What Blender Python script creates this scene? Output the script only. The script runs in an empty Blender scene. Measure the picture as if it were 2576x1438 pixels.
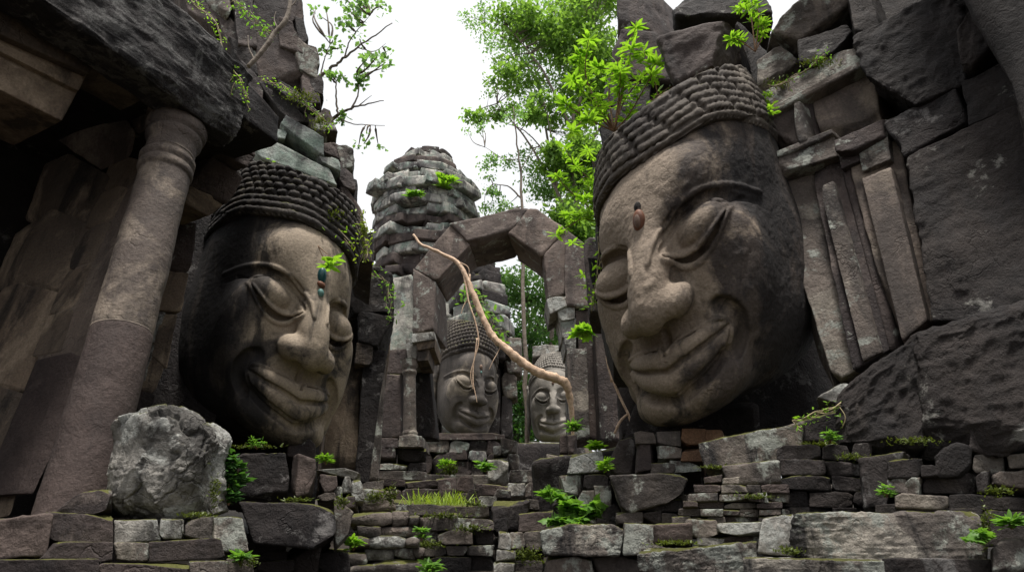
import bpy, bmesh, math, random
import numpy as np
import openvdb as vdb
from mathutils import Vector, Matrix, Euler

# ------------------------------------------------------------------ camera, light, exposure
SC = bpy.context.scene
COL = SC.collection
PITCH = math.radians(24.3)
FD = 1509.0                      # focal length in pixels of a 2576 px wide picture
EYE = Vector((0.0, 0.0, 1.5))
cam_d = bpy.data.cameras.new('camera')
cam_d.sensor_width = 36.0
cam_d.lens = 36.0 * FD / 2576.0
cam_d.clip_end = 2000
cam_d.clip_start = 0.05
cam = bpy.data.objects.new('camera', cam_d)
COL.objects.link(cam)
cam.location = EYE
cam.rotation_euler = (math.radians(90) + PITCH, 0, 0)
SC.camera = cam

SUN_EL, SUN_AZ = math.radians(76), math.radians(172)     # azimuth measured from +Y towards +X
W = bpy.data.worlds.new('World')
SC.world = W
W.use_nodes = True
wn = W.node_tree
sky = wn.nodes.new('ShaderNodeTexSky')
sky.sky_type = 'NISHITA'
sky.sun_disc = False
sky.sun_elevation = SUN_EL
sky.sun_rotation = SUN_AZ
sky.dust_density = 6.0
sky.air_density = 1.2
sky.ozone_density = 1.0
hsv = wn.nodes.new('ShaderNodeHueSaturation')
hsv.inputs['Saturation'].default_value = 0.22
wn.links.new(sky.outputs[0], hsv.inputs['Color'])
bg = wn.nodes['Background']
# bright even cloud deck over the clear sky
geo = wn.nodes.new('ShaderNodeTexCoord')
cn = wn.nodes.new('ShaderNodeTexNoise')
cn.inputs['Scale'].default_value = 2.2
cn.inputs['Detail'].default_value = 5
wn.links.new(geo.outputs['Generated'], cn.inputs['Vector'])
cr = wn.nodes.new('ShaderNodeValToRGB')
cr.color_ramp.elements[0].position, cr.color_ramp.elements[0].color = .3, (10.0, 10.4, 10.9, 1)
cr.color_ramp.elements[1].position, cr.color_ramp.elements[1].color = .7, (12.0, 12.1, 12.2, 1)
wn.links.new(cn.outputs['Fac'], cr.inputs[0])
cm = wn.nodes.new('ShaderNodeMix')
cm.data_type = 'RGBA'
cm.inputs[0].default_value = .75
wn.links.new(hsv.outputs[0], cm.inputs[6])
wn.links.new(cr.outputs[0], cm.inputs[7])
wn.links.new(cm.outputs[2], bg.inputs['Color'])
bg.inputs['Strength'].default_value = 0.093
sun_d = bpy.data.lights.new('sun', 'SUN')
sun_d.energy = 5.0
sun_d.angle = math.radians(11)
sun_d.color = (1.0, 0.96, 0.9)
sun = bpy.data.objects.new('sun', sun_d)
COL.objects.link(sun)
sdir = Vector((math.sin(SUN_AZ) * math.cos(SUN_EL), math.cos(SUN_AZ) * math.cos(SUN_EL), math.sin(SUN_EL)))
sun.rotation_euler = sdir.to_track_quat('Z', 'Y').to_euler()
sun.location = sdir * 40
SC.view_settings.view_transform = 'Standard'
SC.view_settings.look = 'None'
SC.view_settings.exposure = 0.27
SC.view_settings.gamma = 1.0
SC.view_settings.use_curve_mapping = False
SC.render.engine = 'CYCLES'
SC.cycles.max_bounces = 6
SC.cycles.diffuse_bounces = 3
SC.cycles.use_denoising = True

# ------------------------------------------------------------------ helpers
def at(px, py, Y):
    """point seen at pixel (px, py) of the 2576 x 1438 picture, Y metres in front of the eye"""
    cx, cy = (px - 1288.0) / FD, (719.0 - py) / FD
    dy = math.cos(PITCH) - cy * math.sin(PITCH)
    dz = math.sin(PITCH) + cy * math.cos(PITCH)
    return EYE + Vector((cx, dy, dz)) * (Y / dy)

def _hash(ix, iy, iz, seed):
    with np.errstate(over='ignore'):
        h = (ix * np.uint32(374761393) + iy * np.uint32(668265263) + iz * np.uint32(2147483647 & 0x7feb352d) + np.uint32(seed * 974711 + 77))
        h = (h ^ (h >> np.uint32(13))) * np.uint32(1274126177)
        h = (h ^ (h >> np.uint32(16))) * np.uint32(2246822519)
        h = h ^ (h >> np.uint32(13))
    return (h & np.uint32(0xffff)).astype(np.float32) * (2.0 / 65535.0) - 1.0

def vnoise(P, seed=0):
    F = np.floor(P)
    f = (P - F).astype(np.float32)
    f = f * f * f * (f * (f * 6 - 15) + 10)
    I = F.astype(np.int64).astype(np.uint32)
    x, y, z = I[:, 0], I[:, 1], I[:, 2]
    one = np.uint32(1)
    out = 0
    with np.errstate(over='ignore'):
        for dx in (0, 1):
            wx = f[:, 0] if dx else 1 - f[:, 0]
            for dy in (0, 1):
                wy = f[:, 1] if dy else 1 - f[:, 1]
                for dz in (0, 1):
                    wz = f[:, 2] if dz else 1 - f[:, 2]
                    out = out + wx * wy * wz * _hash(x + one * np.uint32(dx), y + one * np.uint32(dy), z + one * np.uint32(dz), seed)
    return out

def fbm(P, scale, octaves=4, seed=0, rough=0.5, ridged=False):
    P = np.asarray(P, np.float64) * scale
    a, tot, out = 1.0, 0.0, 0.0
    for o in range(octaves):
        n = vnoise(P + 17.3 * o, seed + o)
        if ridged:
            n = 1 - 2 * np.abs(n)
        out = out + a * n
        tot += a
        a *= rough
        P = P * 2.03
    return out / tot

def mesh_np(name, V, quads=None, tris=None, smooth=True):
    """mesh from numpy vertices and faces"""
    me = bpy.data.meshes.new(name)
    V = np.asarray(V, np.float32)
    loops, starts = [], []
    s = 0
    if quads is not None and len(quads):
        q = np.asarray(quads, np.int32)
        loops.append(q.ravel()); starts.append(np.arange(len(q)) * 4); s = len(q) * 4
    if tris is not None and len(tris):
        t = np.asarray(tris, np.int32)
        loops.append(t.ravel()); starts.append(np.arange(len(t)) * 3 + s)
    L = np.concatenate(loops); S = np.concatenate(starts)
    me.vertices.add(len(V)); me.vertices.foreach_set('co', V.ravel())
    me.loops.add(len(L)); me.loops.foreach_set('vertex_index', L.astype(np.int32))
    me.polygons.add(len(S)); me.polygons.foreach_set('loop_start', S.astype(np.int32))
    me.update(calc_edges=True)
    if smooth:
        me.polygons.foreach_set('use_smooth', np.ones(len(S), bool))
    me.validate()
    return me

def link(name, me, mat=None, parent=None, M=None):
    o = bpy.data.objects.new(name, me)
    COL.objects.link(o)
    if mat is not None and me is not None and not me.materials:
        me.materials.append(mat)
    if parent is not None:
        o.parent = parent
    if M is not None:
        o.matrix_local = M
    return o

def tag(o, label=None, cat=None, group=None, kind=None):
    if label: o['label'] = label
    if cat: o['category'] = cat
    if group: o['group'] = group
    if kind: o['kind'] = kind
    return o

def thing(name, label, cat, loc=(0, 0, 0), group=None):
    o = bpy.data.objects.new(name, None)
    COL.objects.link(o)
    o.empty_display_size = 0.1
    o.location = loc
    return tag(o, label, cat, group)

class Acc:
    """collects pieces into ONE mesh"""
    def __init__(self):
        self.V, self.Q, self.T, self.n = [], [], [], 0
    def add(self, V, Q=None, T=None):
        V = np.asarray(V, np.float32).reshape(-1, 3)
        self.V.append(V)
        if Q is not None and len(Q): self.Q.append(np.asarray(Q, np.int64) + self.n)
        if T is not None and len(T): self.T.append(np.asarray(T, np.int64) + self.n)
        self.n += len(V)
    def mesh(self, name, smooth=True):
        return mesh_np(name, np.concatenate(self.V), np.concatenate(self.Q) if self.Q else None,
                       np.concatenate(self.T) if self.T else None, smooth)
    def build(self, name, mat, parent=None, smooth=True, M=None):
        return link(name, self.mesh(name, smooth), mat, parent, M)

_boxcache = {}
def unit_grid(n):
    """surface of the cube [-1,1]^3 as n x n quads per side, shared vertices"""
    if n in _boxcache: return _boxcache[n]
    t = np.linspace(-1, 1, n + 1)
    a, b = np.meshgrid(t, t, indexing='ij')
    a, b, o = a.ravel(), b.ravel(), np.ones((n + 1) ** 2)
    sides = [np.c_[a, b, o], np.c_[b, a, -o], np.c_[o, a, b], np.c_[-o, b, a], np.c_[b, o, a], np.c_[a, -o, b]]
    i = np.arange((n + 1) ** 2).reshape(n + 1, n + 1)
    q = np.stack([i[:-1, :-1], i[1:, :-1], i[1:, 1:], i[:-1, 1:]], -1).reshape(-1, 4)
    V = np.concatenate(sides); Q = np.concatenate([q + k * (n + 1) ** 2 for k in range(6)])
    key = np.round(V * 4096).astype(np.int64)
    _, first, inv = np.unique(key, axis=0, return_index=True, return_inverse=True)
    r = (V[first], inv.ravel()[Q])
    _boxcache[n] = r
    return r

def block(size, seed=0, n=14, rnd=0.06, rough=0.04, chips=6, chip=0.27, taper=0.07, fine=0.5, bulge=0.0):
    """weathered hewn stone: rounded box with broken corners, skewed faces and pitted skin; returns V, Q"""
    rg = np.random.default_rng(seed)
    U, Q = unit_grid(n)
    U = U.copy()
    # pull the sample lines towards the edges so that arrises are well resolved
    U = np.sign(U) * (1 - (1 - np.abs(U)) ** 1.35)
    h = np.array(size, float) / 2
    m = h.min()
    P = U * h
    # skew: move the eight corners a little
    C = rg.normal(0, taper, (2, 2, 2, 3)) * m * 2
    w = (U + 1) / 2
    D = 0
    for i in (0, 1):
        for j in (0, 1):
            for k in (0, 1):
                ww = (w[:, 0] if i else 1 - w[:, 0]) * (w[:, 1] if j else 1 - w[:, 1]) * (w[:, 2] if k else 1 - w[:, 2])
                D = D + ww[:, None] * C[i, j, k]
    r = rnd * m * 2
    inner = np.clip(P, -(h - r), h - r)
    d = P - inner
    L = np.linalg.norm(d, axis=1, keepdims=True)
    nrm = d / np.maximum(L, 1e-9)
    P = inner + nrm * r
    P = P + D
    if bulge:
        P = P * (1 + bulge * (1 - (U ** 2).sum(1, keepdims=True) / 3))
    off = rg.uniform(-50, 50, 3)
    # broken corners and edges
    for _ in range(chips):
        s = rg.choice([-1, 1], 3).astype(float)
        k = rg.integers(0, 4)
        if k < 3: s[k] *= rg.uniform(0, 0.35)
        nn = s / h * m + rg.normal(0, .15, 3)
        nn /= np.linalg.norm(nn)
        top = (P @ nn).max()
        cut = top - rg.uniform(.3, 1.0) * chip * m * 2
        ex = P @ nn - cut + 0.05 * m * fbm(P + off, 3.0 / m, 2, 7)
        P = P - np.clip(ex, 0, None)[:, None] * nn * 0.95
    nz = fbm(P + off, 0.9 / m, 3, 1) * rough * 1.6 + fbm(P + off, 3.5 / m, 3, 5, ridged=True) * rough * fine
    P = P + nrm * (nz * m * 2)[:, None]
    return P, Q

def tube(A, pts, rad, seg=8, caps=True, noise=0.0, seed=0):
    """round tube through pts with a radius per point, added to A"""
    pts = [Vector(p) for p in pts]
    n = len(pts)
    if not hasattr(rad, '__len__'): rad = [rad] * n
    V = []
    up = None
    for i, p in enumerate(pts):
        t = (pts[min(i + 1, n - 1)] - pts[max(i - 1, 0)]).normalized()
        if up is None:
            up = t.orthogonal().normalized()
        up = (up - t * up.dot(t)).normalized()
        bt = t.cross(up)
        for k in range(seg):
            a = 2 * math.pi * k / seg
            V.append(p + (up * math.cos(a) + bt * math.sin(a)) * rad[i])
    V = np.array(V)
    if noise:
        V = V + noise * np.c_[fbm(V, 9, 2, seed), fbm(V, 9, 2, seed + 9), fbm(V, 9, 2, seed + 18)] * np.repeat(np.array(rad), seg)[:, None]
    Q = []
    for i in range(n - 1):
        for k in range(seg):
            a, b = i * seg + k, i * seg + (k + 1) % seg
            Q.append((a, b, b + seg, a + seg))
    T = []
    if caps:
        V = np.concatenate([V, [pts[0], pts[-1]]])
        for k in range(seg):
            T.append((len(V) - 2, (k + 1) % seg, k))
            T.append((len(V) - 1, (n - 1) * seg + k, (n - 1) * seg + (k + 1) % seg))
    A.add(V, Q, T)

def spline(pts, n=8):
    """Catmull-Rom through pts"""
    P = [Vector(p) for p in pts]
    P = [P[0] * 2 - P[1]] + P + [P[-1] * 2 - P[-2]]
    out = []
    for i in range(1, len(P) - 2):
        for k in range(n):
            t = k / n
            a, b, c, d = P[i - 1], P[i], P[i + 1], P[i + 2]
            out.append(0.5 * ((2 * b) + (c - a) * t + (2 * a - 5 * b + 4 * c - d) * t * t + (3 * b - a - 3 * c + d) * t ** 3))
    out.append(P[-2])
    return out

# ------------------------------------------------------------------ materials
def nd(nt, typ, **kw):
    n = nt.nodes.new(typ)
    for k, v in kw.items():
        if k in n.inputs: n.inputs[k].default_value = v
        else: setattr(n, k, v)
    return n

def ramp(nt, fac, stops, interp='LINEAR'):
    r = nt.nodes.new('ShaderNodeValToRGB')
    r.color_ramp.interpolation = interp
    el = r.color_ramp.elements
    while len(el) < len(stops): el.new(0.5)
    for e, (p, c) in zip(el, stops):
        e.position = p
        e.color = (c, c, c, 1) if not hasattr(c, '__len__') else (*c[:3], 1)
    nt.links.new(fac, r.inputs[0])
    return r.outputs[0]

def mixc(nt, fac, a, b, mode='MIX'):
    m = nt.nodes.new('ShaderNodeMix')
    m.data_type = 'RGBA'; m.blend_type = mode
    for sock, v in ((m.inputs[0], fac), (m.inputs[6], a), (m.inputs[7], b)):
        if hasattr(v, 'links'): nt.links.new(v, sock)
        elif hasattr(v, '__len__'): sock.default_value = (*v[:3], 1)
        else: sock.default_value = v
    return m.outputs[2]

def math_(nt, op, a, b=0.0):
    m = nt.nodes.new('ShaderNodeMath'); m.operation = op
    for s, v in ((m.inputs[0], a), (m.inputs[1], b)):
        if hasattr(v, 'links'): nt.links.new(v, s)
        else: s.default_value = v
    return m.outputs[0]

def noise(nt, vec, scale, detail=6, rough=0.6, dist=0.0):
    n = nd(nt, 'ShaderNodeTexNoise', Scale=scale, Detail=detail, Roughness=rough, Distortion=dist)
    nt.links.new(vec, n.inputs['Vector'])
    return n.outputs['Fac']

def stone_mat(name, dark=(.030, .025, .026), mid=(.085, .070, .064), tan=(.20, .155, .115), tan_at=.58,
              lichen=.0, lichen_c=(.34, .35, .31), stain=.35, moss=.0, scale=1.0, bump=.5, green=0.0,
              warm=None, cracks=.22, tan_scale=1.7, bscale=1.0, shade_bias=None):
    """weathered sandstone: two body tones, tan bare patches, black algae streaks, pale lichen, moss on ledges"""
    m = bpy.data.materials.new(name)
    m.use_nodes = True
    nt = m.node_tree
    bs = nt.nodes['Principled BSDF']
    geo = nd(nt, 'ShaderNodeNewGeometry')
    info = nd(nt, 'ShaderNodeObjectInfo')
    off = nd(nt, 'ShaderNodeVectorMath', operation='MULTIPLY_ADD')
    cmb = nd(nt, 'ShaderNodeCombineXYZ')
    for i in range(3): nt.links.new(info.outputs['Random'], cmb.inputs[i])
    nt.links.new(cmb.outputs[0], off.inputs[0])
    off.inputs[1].default_value = (37.0, 53.0, 19.0)
    nt.links.new(geo.outputs['Position'], off.inputs[2])
    v = off.outputs[0]
    s = scale
    c = ramp(nt, noise(nt, v, 1.3 * s, 9, .62, .4), [(.34, dark), (.62, mid)])
    if warm:
        c = mixc(nt, ramp(nt, noise(nt, v, .9 * s, 4, .5), [(.5, 0.), (.62, 1.)]), c, warm)
    # each stone differs a little in tone
    c = mixc(nt, .55, c, mixc(nt, 1.0, c, ramp(nt, info.outputs['Random'], [(0., (.62, .60, .62)), (.5, (1., .97, .95)), (1., (1.5, 1.4, 1.3))]), 'MULTIPLY'))
    tf = noise(nt, v, tan_scale * s, 10, .66, .6)
    bz = None
    if shade_bias:                                     # lit side painted tan, shaded side dark, mixed with ragged algae stain
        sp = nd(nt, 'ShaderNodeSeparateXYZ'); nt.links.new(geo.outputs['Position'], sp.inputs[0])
        bz = math_(nt, 'MULTIPLY', math_(nt, 'SUBTRACT', sp.outputs[0], shade_bias[0]), shade_bias[1])
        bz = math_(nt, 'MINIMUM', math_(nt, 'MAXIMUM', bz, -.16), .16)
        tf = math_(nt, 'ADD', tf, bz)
    c = mixc(nt, ramp(nt, tf, [(tan_at, 0.), (tan_at + .10, 1.)]), c, tan)
    # black streaks running down
    st = nd(nt, 'ShaderNodeVectorMath', operation='MULTIPLY')
    nt.links.new(v, st.inputs[0]); st.inputs[1].default_value = (1, 1, .28)
    sf = noise(nt, st.outputs[0], 2.6 * s, 9, .65, .5)
    if bz: sf = math_(nt, 'SUBTRACT', sf, math_(nt, 'MULTIPLY', bz, .8))  # streaks thicken on the side painted as shaded
    k = ramp(nt, sf, [(.50, 0.), (.60, 1.)])
    c = mixc(nt, math_(nt, 'MULTIPLY', k, stain), c, (.014, .013, .014))
    if lichen > 0:
        lf = noise(nt, v, 3.2 * s, 12, .72, .3)
        k = ramp(nt, lf, [(.63 - .16 * lichen, 0.), (.67 - .13 * lichen, 1.)])
        lc = mixc(nt, noise(nt, v, 14 * s, 4), lichen_c, tuple(x * .55 for x in lichen_c))
        c = mixc(nt, k, c, lc)
    if green > 0:
        gf = noise(nt, v, 2.1 * s, 6, .6)
        c = mixc(nt, math_(nt, 'MULTIPLY', ramp(nt, gf, [(.5, 0.), (.66, 1.)]), green), c, (.13, .19, .15))
    # grain
    gr = noise(nt, v, 55 * s, 5, .7)
    c = mixc(nt, .75, c, mixc(nt, 1.0, c, ramp(nt, gr, [(.25, .55), (.75, 1.45)]), 'MULTIPLY'))
    if moss > 0:
        sep = nd(nt, 'ShaderNodeSeparateXYZ'); nt.links.new(geo.outputs['Normal'], sep.inputs[0])
        mf = math_(nt, 'ADD', math_(nt, 'MULTIPLY', sep.outputs[2], .55), math_(nt, 'MULTIPLY', noise(nt, v, 3.0, 8, .65), 1.0))
        k = ramp(nt, mf, [(1.02 - .25 * moss, 0.), (1.12 - .25 * moss, 1.)])
        mc = mixc(nt, noise(nt, v, 25, 4), (.035, .036, .010), (.13, .13, .03))
        c = mixc(nt, k, c, mc)
    nt.links.new(c, bs.inputs['Base Color'])
    bs.inputs['Roughness'].default_value = .82
    bs.inputs['Specular IOR Level'].default_value = .25
    b1 = noise(nt, v, 9 * s * bscale, 12, .68, .2)
    b2 = noise(nt, v, 60 * s * bscale, 6, .7)
    h = math_(nt, 'ADD', math_(nt, 'MULTIPLY', b1, 1.0), math_(nt, 'MULTIPLY', b2, .22))
    if cracks > 0:
        vo = nd(nt, 'ShaderNodeTexVoronoi', feature='DISTANCE_TO_EDGE', Scale=2.3 * s)
        wv = nd(nt, 'ShaderNodeVectorMath', operation='ADD')
        nz = nd(nt, 'ShaderNodeTexNoise', Scale=3.0 * s, Detail=5.0)
        nt.links.new(v, nz.inputs['Vector'])
        nt.links.new(v, wv.inputs[0]); nt.links.new(nz.outputs['Color'], wv.inputs[1])
        nt.links.new(wv.outputs[0], vo.inputs['Vector'])
        ck = ramp(nt, vo.outputs['Distance'], [(0., 0.), (.03, 1.)])
        gate = ramp(nt, noise(nt, v, 1.1 * s, 3), [(.5, 1.), (.6, 0.)])
        h = math_(nt, 'ADD', h, math_(nt, 'MULTIPLY', math_(nt, 'MAXIMUM', ck, gate), cracks))
    bp = nd(nt, 'ShaderNodeBump', Strength=min(1., bump * 1.5), Distance=.05)
    nt.links.new(h, bp.inputs['Height'])
    nt.links.new(bp.outputs[0], bs.inputs['Normal'])
    return m

def leaf_mat(name, c1, c2, trans=.5, rough=.45):
    m = bpy.data.materials.new(name)
    m.use_nodes = True
    nt = m.node_tree
    bs = nt.nodes['Principled BSDF']; out = nt.nodes['Material Output']
    geo = nd(nt, 'ShaderNodeNewGeometry')
    c = mixc(nt, noise(nt, geo.outputs['Position'], 2.5, 3), c1, c2)
    c = mixc(nt, .5, c, mixc(nt, 1., c, ramp(nt, noise(nt, geo.outputs['Position'], 30, 2), [(.3, .5), (.7, 1.5)]), 'MULTIPLY'))
    nt.links.new(c, bs.inputs['Base Color'])
    bs.inputs['Roughness'].default_value = rough
    bs.inputs['Specular IOR Level'].default_value = .3
    tr = nd(nt, 'ShaderNodeBsdfTranslucent')
    tc = mixc(nt, 1., c, (1.5, 1.5, .7), 'MULTIPLY')
    nt.links.new(tc, tr.inputs['Color'])
    mx = nd(nt, 'ShaderNodeMixShader'); mx.inputs[0].default_value = trans
    nt.links.new(bs.outputs[0], mx.inputs[1]); nt.links.new(tr.outputs[0], mx.inputs[2])
    nt.links.new(mx.outputs[0], out.inputs['Surface'])
    return m

def plain_mat(name, c1, c2, scale=8, rough=.7, bump=.4, spec=.3, ring=0.0):
    m = bpy.data.materials.new(name)
    m.use_nodes = True
    nt = m.node_tree; bs = nt.nodes['Principled BSDF']
    tc = nd(nt, 'ShaderNodeNewGeometry')
    n = noise(nt, tc.outputs['Position'], scale, 8, .65)
    nt.links.new(ramp(nt, n, [(.35, c1), (.65, c2)]), bs.inputs['Base Color'])
    bs.inputs['Roughness'].default_value = rough
    bs.inputs['Specular IOR Level'].default_value = spec
    if bump:
        bp = nd(nt, 'ShaderNodeBump', Strength=bump, Distance=.02)
        nt.links.new(noise(nt, tc.outputs['Position'], scale * 4, 8, .65), bp.inputs['Height'])
        nt.links.new(bp.outputs[0], bs.inputs['Normal'])
    return m

# ------------------------------------------------------------------ carved heads (signed distance sculpting)
class Field:
    """distance field of one half (x >= 0) of a symmetric carving; unit = height chin to hairline"""
    def __init__(self, lo, hi, h):
        self.lo, self.h = np.array(lo, np.float32), h
        n = np.ceil((np.array(hi) - lo) / h).astype(int) + 1
        self.ax = [(self.lo[i] + h * np.arange(n[i])).astype(np.float32) for i in range(3)]
        self.d = np.full(n, 9.0, np.float32)
    def sl(self, lo, hi):
        s = []
        for i in range(3):
            a = int(np.clip(math.floor((lo[i] - self.lo[i]) / self.h), 0, len(self.ax[i]) - 1))
            b = int(np.clip(math.ceil((hi[i] - self.lo[i]) / self.h) + 1, a + 1, len(self.ax[i])))
            s.append(slice(a, b))
        return tuple(s)
    def xyz(self, s):
        return self.ax[0][s[0]][:, None, None], self.ax[1][s[1]][None, :, None], self.ax[2][s[2]][None, None, :]
    def all(self):
        return (slice(None),) * 3
    def ell(self, c, r, s):
        x, y, z = self.xyz(s)
        px, py, pz = (x - c[0]), (y - c[1]), (z - c[2])
        k0 = np.sqrt((px / r[0]) ** 2 + (py / r[1]) ** 2 + (pz / r[2]) ** 2)
        k1 = np.sqrt((px / r[0] ** 2) ** 2 + (py / r[1] ** 2) ** 2 + (pz / r[2] ** 2) ** 2)
        return k0 * (k0 - 1) / np.maximum(k1, 1e-6)
    @staticmethod
    def smin(a, b, k):
        h = np.maximum(k - np.abs(a - b), 0) / k
        return np.minimum(a, b) - h * h * k * .25
    def comb(self, s, b, k, op):
        a = self.d[s]
        if op == '+': self.d[s] = self.smin(a, b, k)
        else: self.d[s] = -self.smin(-a, b, k)
    def add(self, c, r, k=.03, op='+'):
        m = max(k, .02) + .02
        s = self.sl([c[i] - r[i] - m for i in range(3)], [c[i] + r[i] + m for i in range(3)])
        self.comb(s, self.ell(c, r, s), k, op)
    def cap(self, pts, rad, k=.01, op='+'):
        """chain of tapered capsules"""
        pts = [np.array(p, np.float32) for p in pts]
        if not hasattr(rad, '__len__'): rad = [rad] * len(pts)
        for (a, b, ra, rb) in zip(pts[:-1], pts[1:], rad[:-1], rad[1:]):
            m = max(ra, rb) + max(k, .01) + .015
            s = self.sl(np.minimum(a, b) - m, np.maximum(a, b) + m)
            x, y, z = self.xyz(s)
            ab = b - a
            t = ((x - a[0]) * ab[0] + (y - a[1]) * ab[1] + (z - a[2]) * ab[2]) / max(float(ab @ ab), 1e-9)
            t = np.clip(t, 0, 1)
            d = np.sqrt((x - a[0] - t * ab[0]) ** 2 + (y - a[1] - t * ab[1]) ** 2 + (z - a[2] - t * ab[2]) ** 2) - (ra + (rb - ra) * t)
            self.comb(s, d, k, op)
    def front(self):
        """front height map y(x, z) of what is carved so far"""
        ins = self.d < 0
        j = np.argmax(ins, axis=1)
        X, Z = np.meshgrid(np.arange(len(self.ax[0])), np.arange(len(self.ax[2])), indexing='ij')
        j0 = np.maximum(j - 1, 0)
        d1, d0 = self.d[X, j, Z], self.d[X, j0, Z]
        t = d0 / np.where(np.abs(d0 - d1) < 1e-6, 1, d0 - d1)
        self.fy = self.ax[1][j0] + np.clip(t, 0, 1) * self.h
    def on(self, x, z, off=0.0):
        i = (x - self.lo[0]) / self.h; k = (z - self.lo[2]) / self.h
        i0 = int(np.clip(i, 0, self.fy.shape[0] - 2)); k0 = int(np.clip(k, 0, self.fy.shape[1] - 2))
        u, w = i - i0, k - k0
        y = (self.fy[i0, k0] * (1 - u) * (1 - w) + self.fy[i0 + 1, k0] * u * (1 - w) + self.fy[i0, k0 + 1] * (1 - u) * w + self.fy[i0 + 1, k0 + 1] * u * w)
        return np.array((x, y + off, z), np.float32)
    def mesh(self, name, wear=.004, seed=0, deform=None):
        full = np.concatenate([self.d[:0:-1], self.d], axis=0)
        lo = self.lo.copy(); lo[0] = -self.ax[0][-1]
        b = 3 * self.h
        full = np.clip(full, -b, b)
        full[0] = full[-1] = b; full[:, 0] = full[:, -1] = b; full[:, :, 0] = full[:, :, -1] = b
        g = vdb.FloatGrid(float(b)); g.copyFromArray(np.ascontiguousarray(full))
        P, Q = g.convertToQuads(0.0)
        P = P * self.h + lo
        return P.astype(np.float64), Q[:, ::-1]

def curve2(pts, n=14):
    """smooth open curve through 2-D points"""
    return [(v.x, v.y) for v in spline([(p[0], p[1], 0) for p in pts], n)]

SKULL_C, SKULL_R = (0, .12, .72), (.535, .60, .66)

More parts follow.
